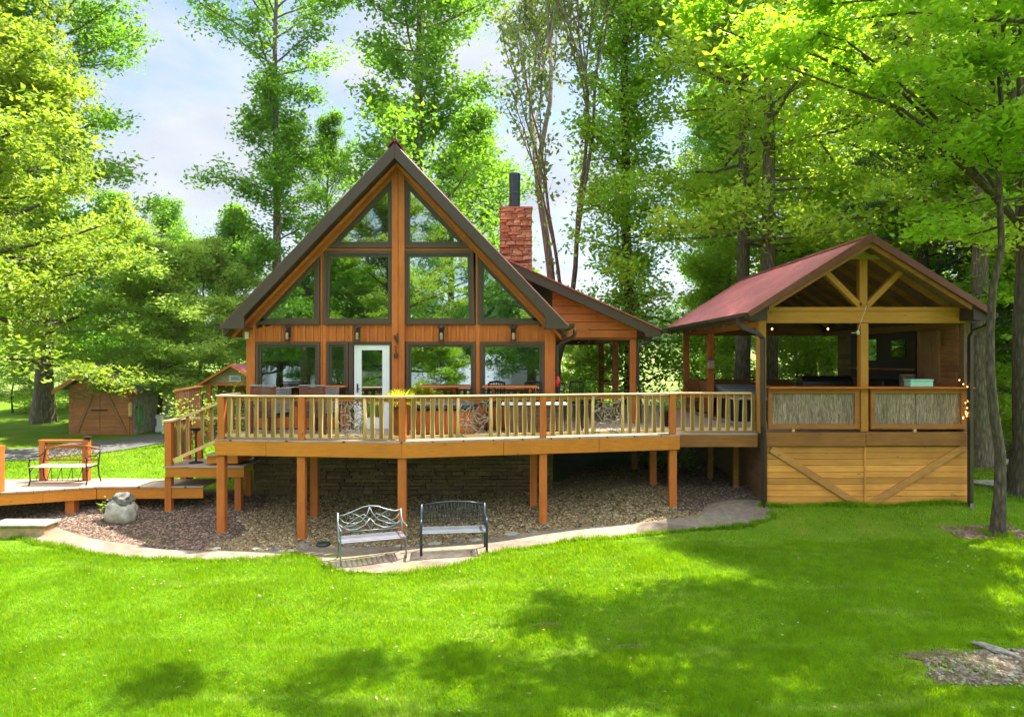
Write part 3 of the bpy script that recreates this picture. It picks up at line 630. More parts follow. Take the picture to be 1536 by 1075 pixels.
# things seen through the glass
cab = plain('cabinet_paint', (.42,.5,.47), .5, var=.05)
kc = empty('kitchen_cabinet', (-5.3, 19.5, 0), 'pale grey green kitchen cabinets seen through the lower left window', 'cabinet')
for i in range(4):
    w = MB(); w.box(-6.0+i*.55, -5.47+i*.55, 19.3, 19.7, 1.25, 2.4); w.build('cabinet_door', cab, kc)
w = MB(); w.box(-6.1, -3.7, 19.2, 19.75, 0.02, .92); w.build('base_cabinet', cab, kc); w = MB(); w.box(-6.12, -3.68, 19.15, 19.75, .925, .97); w.build('countertop', blackm, kc)
lp = empty('table_lamp', (X(460,17.6), 17.6, 0), 'table lamp with a white drum shade inside the lower left window', 'lamp')
w = MB(); cx = X(460,17.6); w.lathe([(.2,0),(.17,.3)], (cx, 17.6, Z(550,17.6)), 24); w.build('lamp_shade', plain('lamp_linen', (.85,.83,.78), .8, var=.03), lp, smooth=False)
w = MB(); w.lathe([(.1,0),(.11,.02),(.04,.06),(.09,.2),(.1,.35),(.05,.5),(.015,.55),(.015,.75)], (cx, 17.6, .75), 16); w.build('lamp_base', blackm, lp, smooth=True)
tb = empty('side_table', (cx, 17.6, 0), 'dark side table holding the lamp behind the lower left window', 'table')
w = MB(); w.box(cx-.4, cx+.4, 17.3, 17.9, .7, .745); w.build('tabletop', brownw, tb)
for a in (-.36, .36):
    for b in (17.34, 17.86): w = MB(); w.box(cx+a-.025, cx+a+.025, b-.025, b+.025, 0, .698); w.build('leg', brownw, tb)
# bar shelves under the windows, outside
for a, b, br in ((525,578,(560,)),(630,706,(682,)),(724,806,(740,795))):
    s = empty('window_bar', (X((a+b)/2,HY-.2), HY-.2, 0), {525:'short wooden bar ledge fixed across by the white door', 630:'wooden bar ledge under the window right of the centre post', 724:'wooden bar ledge under the rightmost lower window'}[a], 'bar ledge', 'bar ledges under the windows')
    z = 1.02; w = MB(); 
    if a == 525: w.box(fx(492), fx(523), HY-.42, HY-.08, z, z+.04)
    else: w.box(X(a,16.2), X(b,16.2), HY-.45, HY-.08, z, z+.045)
    w.build('ledge', cedar_x, s, bevel=.008)
    for p in (br if a != 525 else (505,)):
        w = MB(); x = X(p, 16.3); w.prism_y([(0,0)]*0 or [(x-.03,z-.35),(x+.03,z-.35),(x+.03,z-.002),(x-.03,z-.002)], HY-.16, HY-.082); w.beam((x, HY-.38, z-.04), (x, HY-.12, z-.3), .06, .05); w.build('bracket', cedar_z, s)

# ------------------------------------------------------------------ deck with railing, landing and stairs
DL, DA, DR = Vector((-6.3,14.46)), Vector((-2.26,14.0)), Vector((3.78,15.36)); BR0, BR1 = Vector((3.78,15.62)), Vector((5.62,15.62))
deck = empty('deck', (-2.26, 15.0, 0), 'raised orange timber deck with slab railing round the front of the cabin', 'deck')
def hit(px, a, b, off=0):
    """where the sight line of a column meets the deck edge a-b, moved inward by off"""
    d = (b-a).normalized(); n = Vector((-d.y, d.x)); a = a+n*off; k = (px-768)/F
    t = (k*a.y-a.x)/(d.x-k*d.y); return a+d*t
w = MB(); w.prism_z([(DL.x,DL.y),(DA.x,DA.y),(DR.x,DR.y),(DR.x,15.62),(5.62,15.62),(5.62,24.9),(1.02,24.9),(1.02,16.42),(-6.3,16.42)], -.035, 0.0)
def deck_mat(name, rot=0):
    m, nt, b = newmat(name); v = coord(nt, (1,1,1), world=True, rot=(0,0,rot)); n = noise(nt, coord(nt, (1,9,1), world=True, rot=(0,0,rot)), 2.2, 6)
    c = ramp(nt, n, [(.3, (.30,.205,.15)), (.7, (.46,.345,.27))]); sp = nt.nodes.new('ShaderNodeSeparateXYZ'); nt.links.new(v, sp.inputs[0])
    mo = nt.nodes.new('ShaderNodeMath'); mo.operation = 'PINGPONG'; mo.inputs[1].default_value = .07; nt.links.new(sp.outputs[1], mo.inputs[0])
    mr = nt.nodes.new('ShaderNodeMapRange'); mr.inputs[1].default_value = .002; mr.inputs[2].default_value = .005; nt.links.new(mo.outputs[0], mr.inputs[0])
    c = mix(nt, mr.outputs[0], (.05,.035,.025), c); nt.links.new(c, b.inputs['Base Color']); b.inputs['Roughness'].default_value = .75
    bump(nt, b, mr.outputs[0], .5, .01); return m
dkm = deck_mat('deck_boards_tan'); w.build('deck_floor', dkm, deck)
w = MB()
def fbeam(a, b, z0, z1, th=.045, out=.0, mb=None):
    d = (b-a).normalized(); n = Vector((d.y, -d.x))*(out-th/2); c = (z0+z1)/2
    mb.beam((a.x+n.x, a.y+n.y, c), (b.x+n.x, b.y+n.y, c), th, z1-z0)
for a, b in ((DL,DA),(DA,DR)):
    L = (b-a).length; n = 2 if L < 5 else 3; cuts = [0] + ([.28, 1] if L < 5 else [.345, .69, 1]); 
    for i in range(len(cuts)-1): fbeam(a+(b-a)*cuts[i]+(b-a)*.0006, a+(b-a)*cuts[i+1]-(b-a)*.0006, -.34, -.037, mb=w)
w.box(DL.x, DL.x+.045, DL.y+.05, 16.4, -.33, -.037); w.box(DR.x-.045, DR.x, DR.y, 15.62, -.33, -.037)
w.build('rim_board', fasc, deck, bevel=.008)
w = MB(); fbeam(BR0+Vector((.02,0)), BR1, -.31, -.037, mb=w); w.build('bridge_beam', brownw, deck)
w = MB(); 
for i in range(24):
    x = -6.1+i*.42; y0 = hit(0,DL,DA).y if 0 else (14.46+(x+6.3)*(-.46/4.04) if x < DA.x else 14+(x-DA.x)*(1.36/6.04))
    if x < 3.7: w.box(x-.02, x+.02, y0+.06, 16.4 if x < 1 else 19.5, -.30, -.037)
for i in range(4): w.box(3.95+i*.42, 3.99+i*.42, 15.68, 19.5, -.29, -.037)
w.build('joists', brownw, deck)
# support posts
for px, a, b in ((333,DL,DA),(453,DL,DA),(603.5,DL,DA),(814.5,DA,DR),(1008.5,DA,DR)):
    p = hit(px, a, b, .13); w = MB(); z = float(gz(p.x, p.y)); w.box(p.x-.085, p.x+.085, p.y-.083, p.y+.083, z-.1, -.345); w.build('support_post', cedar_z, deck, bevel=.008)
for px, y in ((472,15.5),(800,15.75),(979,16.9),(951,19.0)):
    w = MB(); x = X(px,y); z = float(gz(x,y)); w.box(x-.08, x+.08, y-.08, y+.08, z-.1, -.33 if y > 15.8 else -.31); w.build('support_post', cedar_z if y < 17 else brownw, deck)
for px, y in ((1065,17.6),(1103,16.6)):
    w = MB(); x = X(px,y); z = float(gz(x,y)); w.box(x-.06, x+.06, y-.06, y+.06, z-.1, -.3); w.build('support_post', brownw, deck)
# railing
RP = {333:(DL,DA),453:(DL,DA),603.3:None,814.5:(DA,DR),1008.5:(DA,DR)}
pts = {}
for px, s in RP.items():
    p = hit(px, *(s or (DL,DA)), .09) if s else Vector((DA.x+.0, DA.y+.1)); pts[px] = p
    w = MB(); w.box(p.x-.07, p.x+.07, p.y-.07, p.y+.07, .001, .895); w.build('rail_post', cedar_z, deck, bevel=.006)
pb = Vector((5.5, 15.72))
def capbeam(a, b, z0=.897, z1=.937, wd=.15, mat=cap_m, nm='rail_cap'):
    w = MB(); c = (z0+z1)/2; w.beam((a.x,a.y,c),(b.x,b.y,c),wd,z1-z0); return w.build(nm, mat, deck, bevel=.01)
d1_ = (pts[603.3]-pts[333]).normalized(); d2_ = (pts[1008.5]-pts[603.3]).normalized()
capbeam(pts[333]-d1_*.12, pts[603.3]+d1_*.0); capbeam(pts[603.3]+d2_*.005, pts[1008.5]+d2_*.1, .899, .939); pe = Vector((pts[1008.5].x+.04, 15.72)); capbeam(pe, pb, .89, .935)
lr = Vector((-6.22, 15.5)); capbeam(Vector((-6.22,14.62)), lr)
order = [333,453,603.3,814.5,1008.5]
for a, b in zip(order[:-1], order[1:]):
    p, q = pts[a], pts[b]; d = (q-p).normalized(); nrm = Vector((d.y,-d.x))
    for z in (.08, .85):
        w = MB(); w.beam((*(p+d*.075), z), (*(q-d*.075), z), .035, .07); w.build('bottom_rail' if z < .5 else 'top_rail', cedar_x if z > .5 else slab_edge, deck)
for z in (.08,.85):
    w = MB(); w.beam((pe.x+.02,15.74,z),(pb.x,15.74,z),.035,.07); w.build('bottom_rail' if z < .5 else 'top_rail', slab_edge if z < .5 else cedar_x, deck)
    w = MB(); w.beam((-6.22,14.65,z),(-6.22,15.45,z),.035,.07); w.build('bottom_rail' if z < .5 else 'top_rail', slab_edge if z < .5 else cedar_x, deck)
brd = random.Random(5)
def slab_baluster(c, d, nrm, z0=.055, z1=.885, w_=.108, par=None, th=.04, mat=None):
    """live-edge slab: irregular width, flat sawn sides"""
    m_ = MB(); n = 7; prof = []
    ph = brd.uniform(0,6); tp = brd.uniform(-.008,.008); sk = brd.uniform(-.012,.012)
    for i in range(n):
        t = i/(n-1); k = w_/2*(1+.09*math.sin(ph+t*5))+tp*(t-.5); prof.append((t, -k+sk*(t-.5)+brd.uniform(-.003,.003), k+sk*(t-.5)+brd.uniform(-.003,.003)))
    b = 0; vs = []
    for t, l, r in prof:
        z = z0+(z1-z0)*t
        for s, off, bl in ((l,0,.0),(l*.72,th*.75,0),(r*.72,th*.75,0),(r,0,0)):
            q = c+d*s+nrm*off; vs.append((q.x,q.y,z))
    fs = []
    for i in range(n-1):
        for k in range(4): fs.append((i*4+k, i*4+(k+1)%4, (i+1)*4+(k+1)%4, (i+1)*4+k))
    fs += [(0,3,2,1)[::-1], (4*n-4,4*n-3,4*n-2,4*n-1)[::-1]]
    m_.add(vs, fs); o = m_.build('baluster', mat or slab, par or deck); o.data.materials.append(slab_edge)
    for i, pl_ in enumerate(o.data.polygons):
        if i < (n-1)*4 and i%4 in (0,2): pl_.material_index = 1
    return o
bays = [((DL,DA),[344.5,357.6,371.3,384.4,396.6,410.3,423.7,437.3]),((DL,DA),[468,481.4,494.8,559,572.3,586.6]),
        ((DA,DR),[620.3,634.3,648.8,662.2,675.6,748,760.9,773.7,786.9,799.6]),((DA,DR),[829,841.6,854.4,866.8,879.3,944.3,957,969.2,981,993])]
for (a, b), L in bays:
    d = (b-a).normalized(); nrm = Vector((d.y,-d.x))
    for px in L: slab_baluster(hit(px,a,b,.065), d, nrm)
for px in [1024.6,1038.6,1052.5,1065.5,1078.5,1091.5,1104.2,1117,1129.7]: slab_baluster(Vector((X(px,15.72),15.72)), Vector((1,0)), Vector((0,-1)))
for y in (14.8,14.97,15.14,15.31): slab_baluster(Vector((-6.24,y)), Vector((0,1)), Vector((-1,0)))
# twig panels between two peeled stakes
def twigs(pa, pbb, seed):
    r = random.Random(seed); d = (pbb-pa); L = d.length; d = d.normalized(); 
    for q in (pa, pbb):
        w = MB(); w.tube([(q.x,q.y,.05),(q.x+r.uniform(-.01,.01),q.y,.45),(q.x,q.y,.885)], [.042,.036,.038], 8); w.build('stake', slab_edge, deck, smooth=True)
    w = MB()
    for i in range(62):
        x0 = r.uniform(.03,L-.03); z0 = r.uniform(.06,.86); a = r.uniform(0,6.28); Ln = r.uniform(.15,.42); pp = []; rad = r.uniform(.008,.02); y = r.uniform(-.04,.05)
        x, z = x0, z0
        for k in range(6):
            pp.append((pa.x+d.x*x, pa.y+d.y*x+y, z)); a += r.uniform(-.6,.6); x += math.cos(a)*Ln/5; z += math.sin(a)*Ln/5
            x = min(max(x,.0),L); z = min(max(z,.05),.87)
        w.tube(pp, [rad*(1-.12*k) for k in range(6)], 5)
    w.build('twig_panel', twig_m, deck, smooth=True)
twigs(hit(505.4,DL,DA,.075), hit(547.3,DL,DA,.075), 1); twigs(hit(687,DA,DR,.075), hit(736,DA,DR,.075), 2); twigs(hit(889.4,DA,DR,.075), hit(933.7,DA,DR,.075), 3)
# landing on the left, stairs up to the deck
lx0, lx1, ly0, ly1, lz = -7.93, -6.12, 15.6, 16.8, -.75
w = MB(); w.box(lx0-.02, lx1, ly0-.02, ly1, lz-.035, lz); w.build('landing_floor', dkm, deck)
w = MB(); w.box(lx0, lx1, ly0, ly0+.045, lz-.255, lz-.037); w.box(lx0, lx0+.045, ly0+.046, ly1, lz-.255, lz-.037); w.box(lx0+.046, lx1, ly1-.045, ly1, lz-.255, lz-.037); w.build('landing_rim', fasc, deck, bevel=.008)
for px, y in ((254,15.72),(277,16.65),(358.5,15.72),(373,16.6)):
    x = X(px,y) if y < 16 else X(px,y); z = float(gz(x,y)); w = MB(); w.box(x-.075, x+.075, y-.075, y+.075, z-.1, lz-.257 if x < lx1+.1 else -.33); w.build('support_post', cedar_z, deck, bevel=.006)
for i, (a, b) in enumerate(((-7.05,-6.3),(-6.72,-6.3))):
    zt = lz+.25*(i+1); w = MB(); w.box(a, -6.31, ly0+.1, ly1-.15, zt-.035, zt); w.build('stair_tread', dkm, deck)
    w = MB(); w.box(a+.02, -6.32, ly0+.13, ly1-.17, zt-.21, zt-.037); w.build('stair_riser', fasc, deck)
p0 = Vector((X(254,15.7), 15.7)); 
w = MB(); w.box(p0.x-.075, p0.x+.075, p0.y-.075, p0.y+.075, lz+.002, lz+1.0); w.build('rail_post', cedar_z, deck, bevel=.006)
w = MB(); w.beam((p0.x-.14,p0.y,lz+1.02),(p0.x+.1,p0.y,lz+1.03),.17,.04); w.beam((p0.x+.1,p0.y,lz+1.03),(-6.3,15.62,.84),.1,.045); w.build('stair_rail_cap', cap_m, deck)
w = MB(); w.beam((p0.x+.09,p0.y,lz+.12),(-6.32,15.62,.02),.04,.075); w.build('stair_bottom_rail', slab_edge, deck)
for px in (268,281,303,317): 
    x = X(px,15.68); t = (x-p0.x)/(-6.3-p0.x); slab_baluster(Vector((x,15.70)), Vector((1,0)), Vector((0,-1)), lz+.15+t*.62, lz+.98+t*.58, .09)
# back rail of the landing, left rail
for px, y in ((281,16.7),(299,16.75)):
    x = X(px,y); w = MB(); w.box(x-.07,x+.07,y-.07,y+.07,lz+.002,lz+1.0 if px < 290 else lz+.9); w.build('rail_post', cedar_z, deck)
w = MB(); w.beam((X(254,15.8),15.8,lz+1.02),(X(281,16.7),16.74,lz+1.02),.14,.04); w.beam((X(281,16.7)+.1,16.74,lz+1.0),(-6.45,16.74,lz+1.0),.12,.04); w.build('rail_cap', cap_m, deck)
for k in range(4):
    t = (k+1)/5; x = p0.x+(X(281,16.7)-p0.x)*t; y = 15.75+.95*t; slab_baluster(Vector((x,y)), Vector((.35,.93)).normalized(), Vector((-.93,.35)).normalized(), lz+.1, lz+.98, .12)

# ------------------------------------------------------------------ low walkway on the left
walk = empty('boardwalk', (-9.5, 15.9, -1.5), 'low timber boardwalk with orange rim running off the left side', 'boardwalk')
wz = -1.22; wf = [(-13.2,14.75),(-11.2,14.9),(-10.45,15.2),(-9.5,15.6),(-7.1,15.68)]; wb = [(-7.1,16.65),(-8.6,16.62),(-9.6,16.72),(-13.2,16.5)]
w = MB(); w.prism_z(wf+wb, wz-.035, wz); w.build('walk_floor', deck_mat('walk_boards', .1), walk)
w = MB()
for a, b in zip(wf[:-1], wf[1:]): a, b = Vector(a), Vector(b); fbeam(a, b-(b-a)*.002, wz-.285, wz-.037, out=-.02, mb=w)
w.build('rim_board', fasc, walk, bevel=.008)
for x, y in ((-10.05,15.6),(-11.6,15.1),(-9.9,16.4),(-8.3,16.4)): w = MB(); z = float(gz(x,y)); w.box(x-.1,x+.1,y-.1,y+.1,z-.1,wz-.288 if y < 16 else wz-.038); w.build('support_post', cedar_z, walk)
for px, y, h in ((65.5,16.4,.93),(130,16.4,.93)): x = X(px,y); w = MB(); w.box(x-.07,x+.07,y-.07,y+.07,wz+.001,wz+h); w.build('rail_post', cedar_z, walk, bevel=.006)
w = MB(); w.beam((X(60,16.4),16.4,wz+.955),(X(134,16.4),16.4,wz+.955),.15,.045); w.build('rail_cap', cedar_x, walk); w = MB(); w.beam((X(69,16.4),16.4,wz+.82),(X(126,16.4),16.4,wz+.82),.04,.08); w.build('top_rail', cedar_x, walk)
x = X(-2,14.98); w = MB(); w.box(x-.08,x+.08,14.9,15.06,wz+.001,wz+1.02); w.build('rail_post', cedar_z, walk, bevel=.006)
w = MB(); x = X(131,16.4); w.lathe([(.075,0),(.08,.03),(.05,.045),(.06,.05),(.1,.055),(.1,.075),(.05,.09)], (x,16.4,wz+.98), 14); w.build('solar_cap_light', gutter, walk)

# ------------------------------------------------------------------ open pavilion
PV = 15.6; pxx = lambda p: X(p, PV); pzz = lambda p: Z(p, PV)
pav = empty('pavilion', (8.06, PV, 0), 'open red roofed bar pavilion over a pine plank skirt at the right', 'pavilion')
x0, x1, xm = pxx(1145), pxx(1453), pxx(1297); yb = 22.6; RC = 7.93
w = MB(); w.box(x0+.0, x1, PV-.0, yb+.1, -.03, .02); w.build('pavilion_floor', dkm, pav)
w = MB(); w.box(x0, pxx(1297), PV-.06, PV-.012, -.29, .03); w.box(pxx(1297.3), x1, PV-.06, PV-.012, -.28, .035); w.build('front_beam', brownw, pav, bevel=.008)
pw = .1
for px, nm in ((1143.5,0),(1297,1)):
    x = pxx(px); w = MB(); w.box(x-.09, x+.09, PV+.0, PV+.17, .021 if nm == 0 else .04, pzz(485) if nm else pzz(461)); w.build('front_post', goldz, pav, bevel=.008)
x = pxx(1451); w = MB(); w.box(x-.08, x+.07, PV, PV+.15, .022, pzz(461)); w.build('front_post', wood('weathered_post', (.13,.07,.035), (.22,.12,.06), 'z'), pav, bevel=.008)
w = MB(); w.box(pxx(1149.5), pxx(1448), PV-.02, PV+.15, pzz(484.5), pzz(467)); w.box(pxx(1149.5), pxx(1448), PV-.035, PV+.15, pzz(466.8), pzz(460.5)); w.build('tie_beam', goldw, pav, bevel=.008)
w = MB(); x = pxx(1295.5); w.box(x-.09, x+.09, PV, PV+.15, pzz(460.3), pzz(389)); w.build('king_post', goldz, pav, bevel=.006)
for a, b in (((1239,407),(1291,459)),((1352,407),(1301,459))): w = MB(); w.beam((pxx(a[0]),PV+.07,pzz(a[1])),(pxx(b[0]),PV+.07,pzz(b[1])),.14,.13,(0,0,1)); w.build('brace', goldw, pav, bevel=.006)
rz_, ez_ = 4.42, 2.72; hw = 2.70; slp = (rz_-ez_)/hw
w = MB(); zt = 4.30; w.prism_y([(RC-.28,pzz(388)+.0),(RC+.42,pzz(388)),(RC,4.24)][::1], PV+.02, PV+.06); w.box(RC-.35, RC+.5, PV-.01, PV+.07, pzz(388.5), pzz(382)); w.build('gable_vent', wood('pale_vent_wood', (.30,.22,.09), (.4,.3,.14), 'x'), pav)
# roof of the pavilion
w = MB()
for s in (1, -1): ribbed(w, (RC+s*hw, 15.08, ez_), (RC+s*hw, 23.4, ez_), (RC, 15.08, rz_), 42, .02, .026)
pr = w.build('roof', rmat, pav)
w = MB()
for s in (1, -1): w.beam((RC+s*.09, 15.05, rz_-.02), (RC+s*.09, 23.42, rz_-.02), .2, .025, (s*.53, 0, .85))
w.build('ridge_cap', redm, pr)
w = MB()
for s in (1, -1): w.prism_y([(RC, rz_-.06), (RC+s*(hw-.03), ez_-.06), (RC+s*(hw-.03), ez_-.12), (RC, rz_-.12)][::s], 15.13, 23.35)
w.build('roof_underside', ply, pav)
w = MB()
for s in (1, -1):
    for k in range(10): yy = 15.7+k*.8; w.beam((RC+s*.04, yy, rz_-.2), (RC+s*(hw-.08), yy, ez_-.17), .045, .13, (0,0,1))
w.build('rafters', brownw, pav)
rkm = plain('rake_red_metal', (.17,.042,.03), .4, .1, var=.15)
for s in (1, -1):
    w = MB(); w.prism_y([(RC, rz_+.045), (RC+s*(hw+.02), ez_+.03), (RC+s*(hw+.02), ez_-.05), (RC+s*(hw-.02), ez_-.1), (RC, rz_-.15)][::s], 15.02, 15.075); w.build('rake_board', rkm, pav, bevel=.006)
    w = MB(); w.prism_y([(RC, rz_-.14), (RC+s*(hw-.45), ez_+slp*.45-.12), (RC+s*(hw-.45), ez_+slp*.45-.22), (RC, rz_-.25)][::s], 15.1, 15.16); w.build('barge_board', brownw, pav)
    w = MB(); w.prism_y([(RC+s*hw, ez_-.05), (RC+s*(hw-.42), ez_+slp*.42-.12), (RC+s*(hw-.42), ez_-.16), (RC+s*hw, ez_-.16)][::s], 15.1, 23.3); w.build('eave_box', gutter, pav)
    w = MB(); xo = RC+s*hw; w.prism_y([(xo, ez_+.0), (xo+s*.12, ez_+.0), (xo+s*.12, ez_-.07), (xo+s*.08, ez_-.12), (xo, ez_-.12)][::s], 15.08, 23.4); w.build('gutter', gutter, pav)
# left and right eave beams, side posts, back wall rails
for xx in (x0+.02, x1-.1): w = MB(); w.box(xx-.07, xx+.07, PV+.18, yb+.1, 2.44, 2.66); w.build('side_beam', goldw if xx < 7 else brownw, pav)
for px, y in ((1063,19.8),(1027,22.55)): w = MB(); w.box(x0-.07, x0+.09, y-.08, y+.08, .021, 2.43); w.build('side_post', cedar_z, pav)
w = MB(); w.box(x0+.1, x1-.18, yb-.08, yb+.08, 2.46, 2.7); w.box(x0+.1, x1-.18, yb-.06, yb+.06, .95, 1.02); w.build('back_rail', brownw, pav)
w = MB(); w.box(x0+.1, x1-.2, yb-.02, yb+.03, .03, .94); w.build('back_panel', brownw, pav)
w = MB()
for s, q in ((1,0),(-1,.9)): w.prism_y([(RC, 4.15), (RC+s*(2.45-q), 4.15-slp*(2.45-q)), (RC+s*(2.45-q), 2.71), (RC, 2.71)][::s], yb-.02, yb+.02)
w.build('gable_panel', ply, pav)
w = MB(); w.beam((RC-1.55,yb,3.15),(RC-2.45,yb,2.72),.06,.12); w.build('brace', brownw, pav)
w = MB(); w.box(x0+.1, x0+.16, 19.9, 22.5, .95, 1.02); w.box(x0+.1, x0+.14, 19.9, 22.5, .1, .95); w.build('side_panel', brownw, pav)
# right plank wall with shutter, shelf and mirror-like window
w = MB(); r_ = random.Random(3); z = .03
while z < 2.42:
    h = r_.choice((.12,.14,.16)); yy = PV+.2
    while yy < 21.5: L = min(r_.uniform(.5,1.6), 21.55-yy); w.box(x1-.16, x1-.1-r_.uniform(0,.008), yy, yy+L-.006, z, min(2.43,z+h-.008)); yy += L
    z += h
w.box(x1-.12, x1-.05, PV+.16, 21.6, .03, 2.44)
plk = wood('bar_wall_planks', (.18,.065,.022), (.38,.165,.065), 'y', stain=.5, island=.4); w.build('plank_wall', plk, pav)
xi = x1-.17
w = MB(); w.box(xi-.03, xi, 16.35, 17.2, 1.15, 2.35); w.box(xi-.06, xi-.031, 16.35, 16.43, 1.1, 2.4); w.box(xi-.06, xi-.031, 17.12, 17.2, 1.1, 2.4); w.build('shutter', wood('shutter_wood', (.22,.1,.04), (.42,.22,.1), 'z', stain=.5), pav)
w = MB(); w.box(xi-.05, xi, 17.3, 20.6, 1.15, 2.4); w.build('dark_backboard', wood('smoked_wood', (.02,.014,.01), (.05,.03,.02), 'z'), pav)
w = MB(); w.box(xi-.28, xi-.055, 17.3, 20.6, 1.4, 1.45); w.build('shelf', plk, pav)
w = MB(); w.box(xi-.07, xi-.055, 17.7, 18.4, 1.75, 2.2); w.build('small_mirror', glassmat('mirror_glass', (.1,.1,.1), .2), pav)
w = MB(); w.box(xi-.07, xi-.055, 19.1, 19.9, 1.65, 2.25); w.build('small_mirror', bpy.data.materials['mirror_glass'], pav)
# bar front: counter, framed bark panels
w = MB(); w.box(pxx(1151), pxx(1457), PV-.14, PV+.0-.003, 1.02, 1.06); w.box(pxx(1151), pxx(1452), PV+.172, PV+.4, 1.02, 1.06); w.build('bar_counter', cedar_x, pav, bevel=.008)
def bark_panel_mat():
    m, nt, b = newmat('bark_siding'); v = coord(nt, (38,38,3.5), world=True); n = noise(nt, v, 1, 7, .65, 1.6)
    big = noise(nt, coord(nt, (3,3,.6), world=True), 1, 3)
    c = ramp(nt, n, [(.3, (.08,.052,.036)), (.48, (.29,.205,.15)), (.7, (.58,.45,.37))]); c = mix(nt, .5, c, ramp(nt, big, [(.35, (.5,.48,.42)), (.6, (1.2,1.2,1.15))]), 'MULTIPLY')
    nt.links.new(c, b.inputs['Base Color']); b.inputs['Roughness'].default_value = .95; bump(nt, b, n, 1, .03); return m
bkm = bark_panel_mat()
for a, b in ((1152,1288.5),(1305.5,1448)):
    xa, xb_ = pxx(a), pxx(b); fr_ = MB(); o = [(xa,.10),(xb_,.10),(xb_,1.015),(xa,1.015)]; i = [(xa+.09,.21),(xb_-.11,.21),(xb_-.11,.91),(xa+.09,.91)]
    ring(fr_, o, i, PV-.03, PV+.06); f_ = fr_.build('panel_frame', wood('panel_frame_wood', (.32,.11,.025), (.46,.17,.045), 'x'), pav, bevel=.006)
    q = MB(); r_ = random.Random(int(a)); x = i[0][0]
    while x < i[1][0]-.02: wd = min(r_.uniform(.25,.45), i[1][0]-x); dd = r_.uniform(0,.02); q.box(x+.003, x+wd, PV+.0+dd, PV+.05, .212, .908); x += wd
    q.build('bark_panel', bkm, f_)
for a in (1190,1372): w = MB(); w.box(pxx(a)-.03, pxx(a)+.03, PV-.02, PV+.04, .037, .098); w.build('spacer_block', slab_edge, pav)
# skirt: pine plank doors with diagonals
zb0 = float(gz(x0,PV))-.06
for a, b, dg in ((1151,1296.2,((1156,674),(1290,760))),(1297.5,1451.5,((1446,671),(1301,760)))):
    w = MB(); r_ = random.Random(int(a)); z = zb0
    while z < -.30:
        h = min(r_.uniform(.135,.15), -.293-z); w.box(pxx(a), pxx(b), PV+r_.uniform(0,.008), PV+.04, z, z+h-.009); z += h
    w.box(pxx(a)+.02, pxx(b)-.02, PV+.042, PV+.07, zb0, -.3)
    s_ = w.build('skirt_door', pinew, pav)
    w = MB(); w.beam((pxx(dg[0][0]),PV-.02,pzz(dg[0][1])+.02),(pxx(dg[1][0]),PV-.02,pzz(dg[1][1])+.03),.035,.155,(0,0,1)); w.build('diagonal_brace', wood('pine_brace', (.45,.18,.05), (.64,.31,.09), 'x'), s_, bevel=.005)
w = MB(); w.box(pxx(1295.8), pxx(1297.9), PV-.03, PV-.002, zb0, -.3); w.build('door_stile', pinew, pav)
w = MB(); w.box(x0, x0+.05, PV+.08, 22, zb0, -.031); w.box(x1-.05, x1, PV+.08, 22, zb0, -.031); w.box(x0+.06, x1-.06, 21.9, 22, zb0, -.031); w.build('skirt_wall', darkpl, pav)
# downspouts of the pavilion
for nm, pts_ in (('downspout', [(X(1108,15.3),15.3,Z(478,15.3)),(X(1108,15.3),15.3,Z(485,15.3)),(X(1114,15.3),15.3,Z(492,15.3)),(X(1136,15.4),15.4,Z(499,15.4)),(X(1144,15.45),15.45,Z(507,15.45)),(X(1144.5,15.45),15.45,Z(640,15.45)),(X(1146,15.5),15.5,Z(662,15.5)),(X(1145,15.5),15.5,zb0+.02)]),
                 ('downspout', [(X(1484,15.3),15.3,Z(474,15.3)),(X(1484,15.3),15.3,Z(484,15.3)),(X(1479,15.3),15.3,Z(490,15.3)),(X(1461,15.4),15.4,Z(497,15.4)),(X(1455.5,15.4),15.4,Z(505,15.4)),(X(1455.5,15.4),15.4,-1.55),(X(1457,15.3),15.3,-1.68),(X(1464,15.2),15.15,-1.75)])):
    w = MB(); w.tube(pts_, .06, 4); w.build(nm, gutter, pav)
# glowing string lights on the right post and bulbs under the beam
bulb = emat('warm_bulb', (1, .42, .10), 3.5)
sl_ = empty('string_lights', (x1-.05, PV-.1, .6), 'small lit string lights bunched on the right pavilion post', 'string lights')
w = MB(); r_ = random.Random(2); pp = [(x1-.08, PV-.06, 2.4)]; z = 2.4
for k in range(22): z -= .07; pp.append((x1-.1+.03*math.sin(k*.9)+(.04 if z < 1.2 else 0), PV-.1, z))
for k in range(30): a = k*.7; pp.append((x1-.17+.07*math.cos(a), PV-.17-.02*math.sin(a*2), .55+.14*math.sin(a)))
w.tube(pp, .005, 4); w.build('wire', blackm, sl_)
for (dx, dz) in [(.03,.98+.35),(-.17,1.22),(-.08,1.13),(.01,1.07)]+[(r_.uniform(-.09,.06), .55+r_.uniform(-.2,.2)) for _ in range(13)]:
    w = MB(); w.lathe([(.004,-.014),(.012,-.004),(.012,.006),(.004,.016)], (x1-.16+dx, PV-.18, dz), 8); w.build('bulb', bulb, sl_)
b2 = empty('string_lights', (7, PV+.3, 2.4), 'two faint warm bulbs hung on a cord under the front beam of the pavilion', 'string lights')
w = MB(); w.tube([(x0+.2,PV+.3,2.45),(6.4,PV+.3,2.42),(7.2,PV+.3,2.46),(7.8,PV+.3,2.43)], .006, 4); w.build('wire', blackm, b2)
for x in (6.05,7.35): w = MB(); w.lathe([(.006,-.03),(.02,-.015),(.02,.0),(.006,.02)], (x, PV+.28, 2.40), 8); w.build('bulb', emat('dim_bulb', (1,.4,.15), 4), b2)

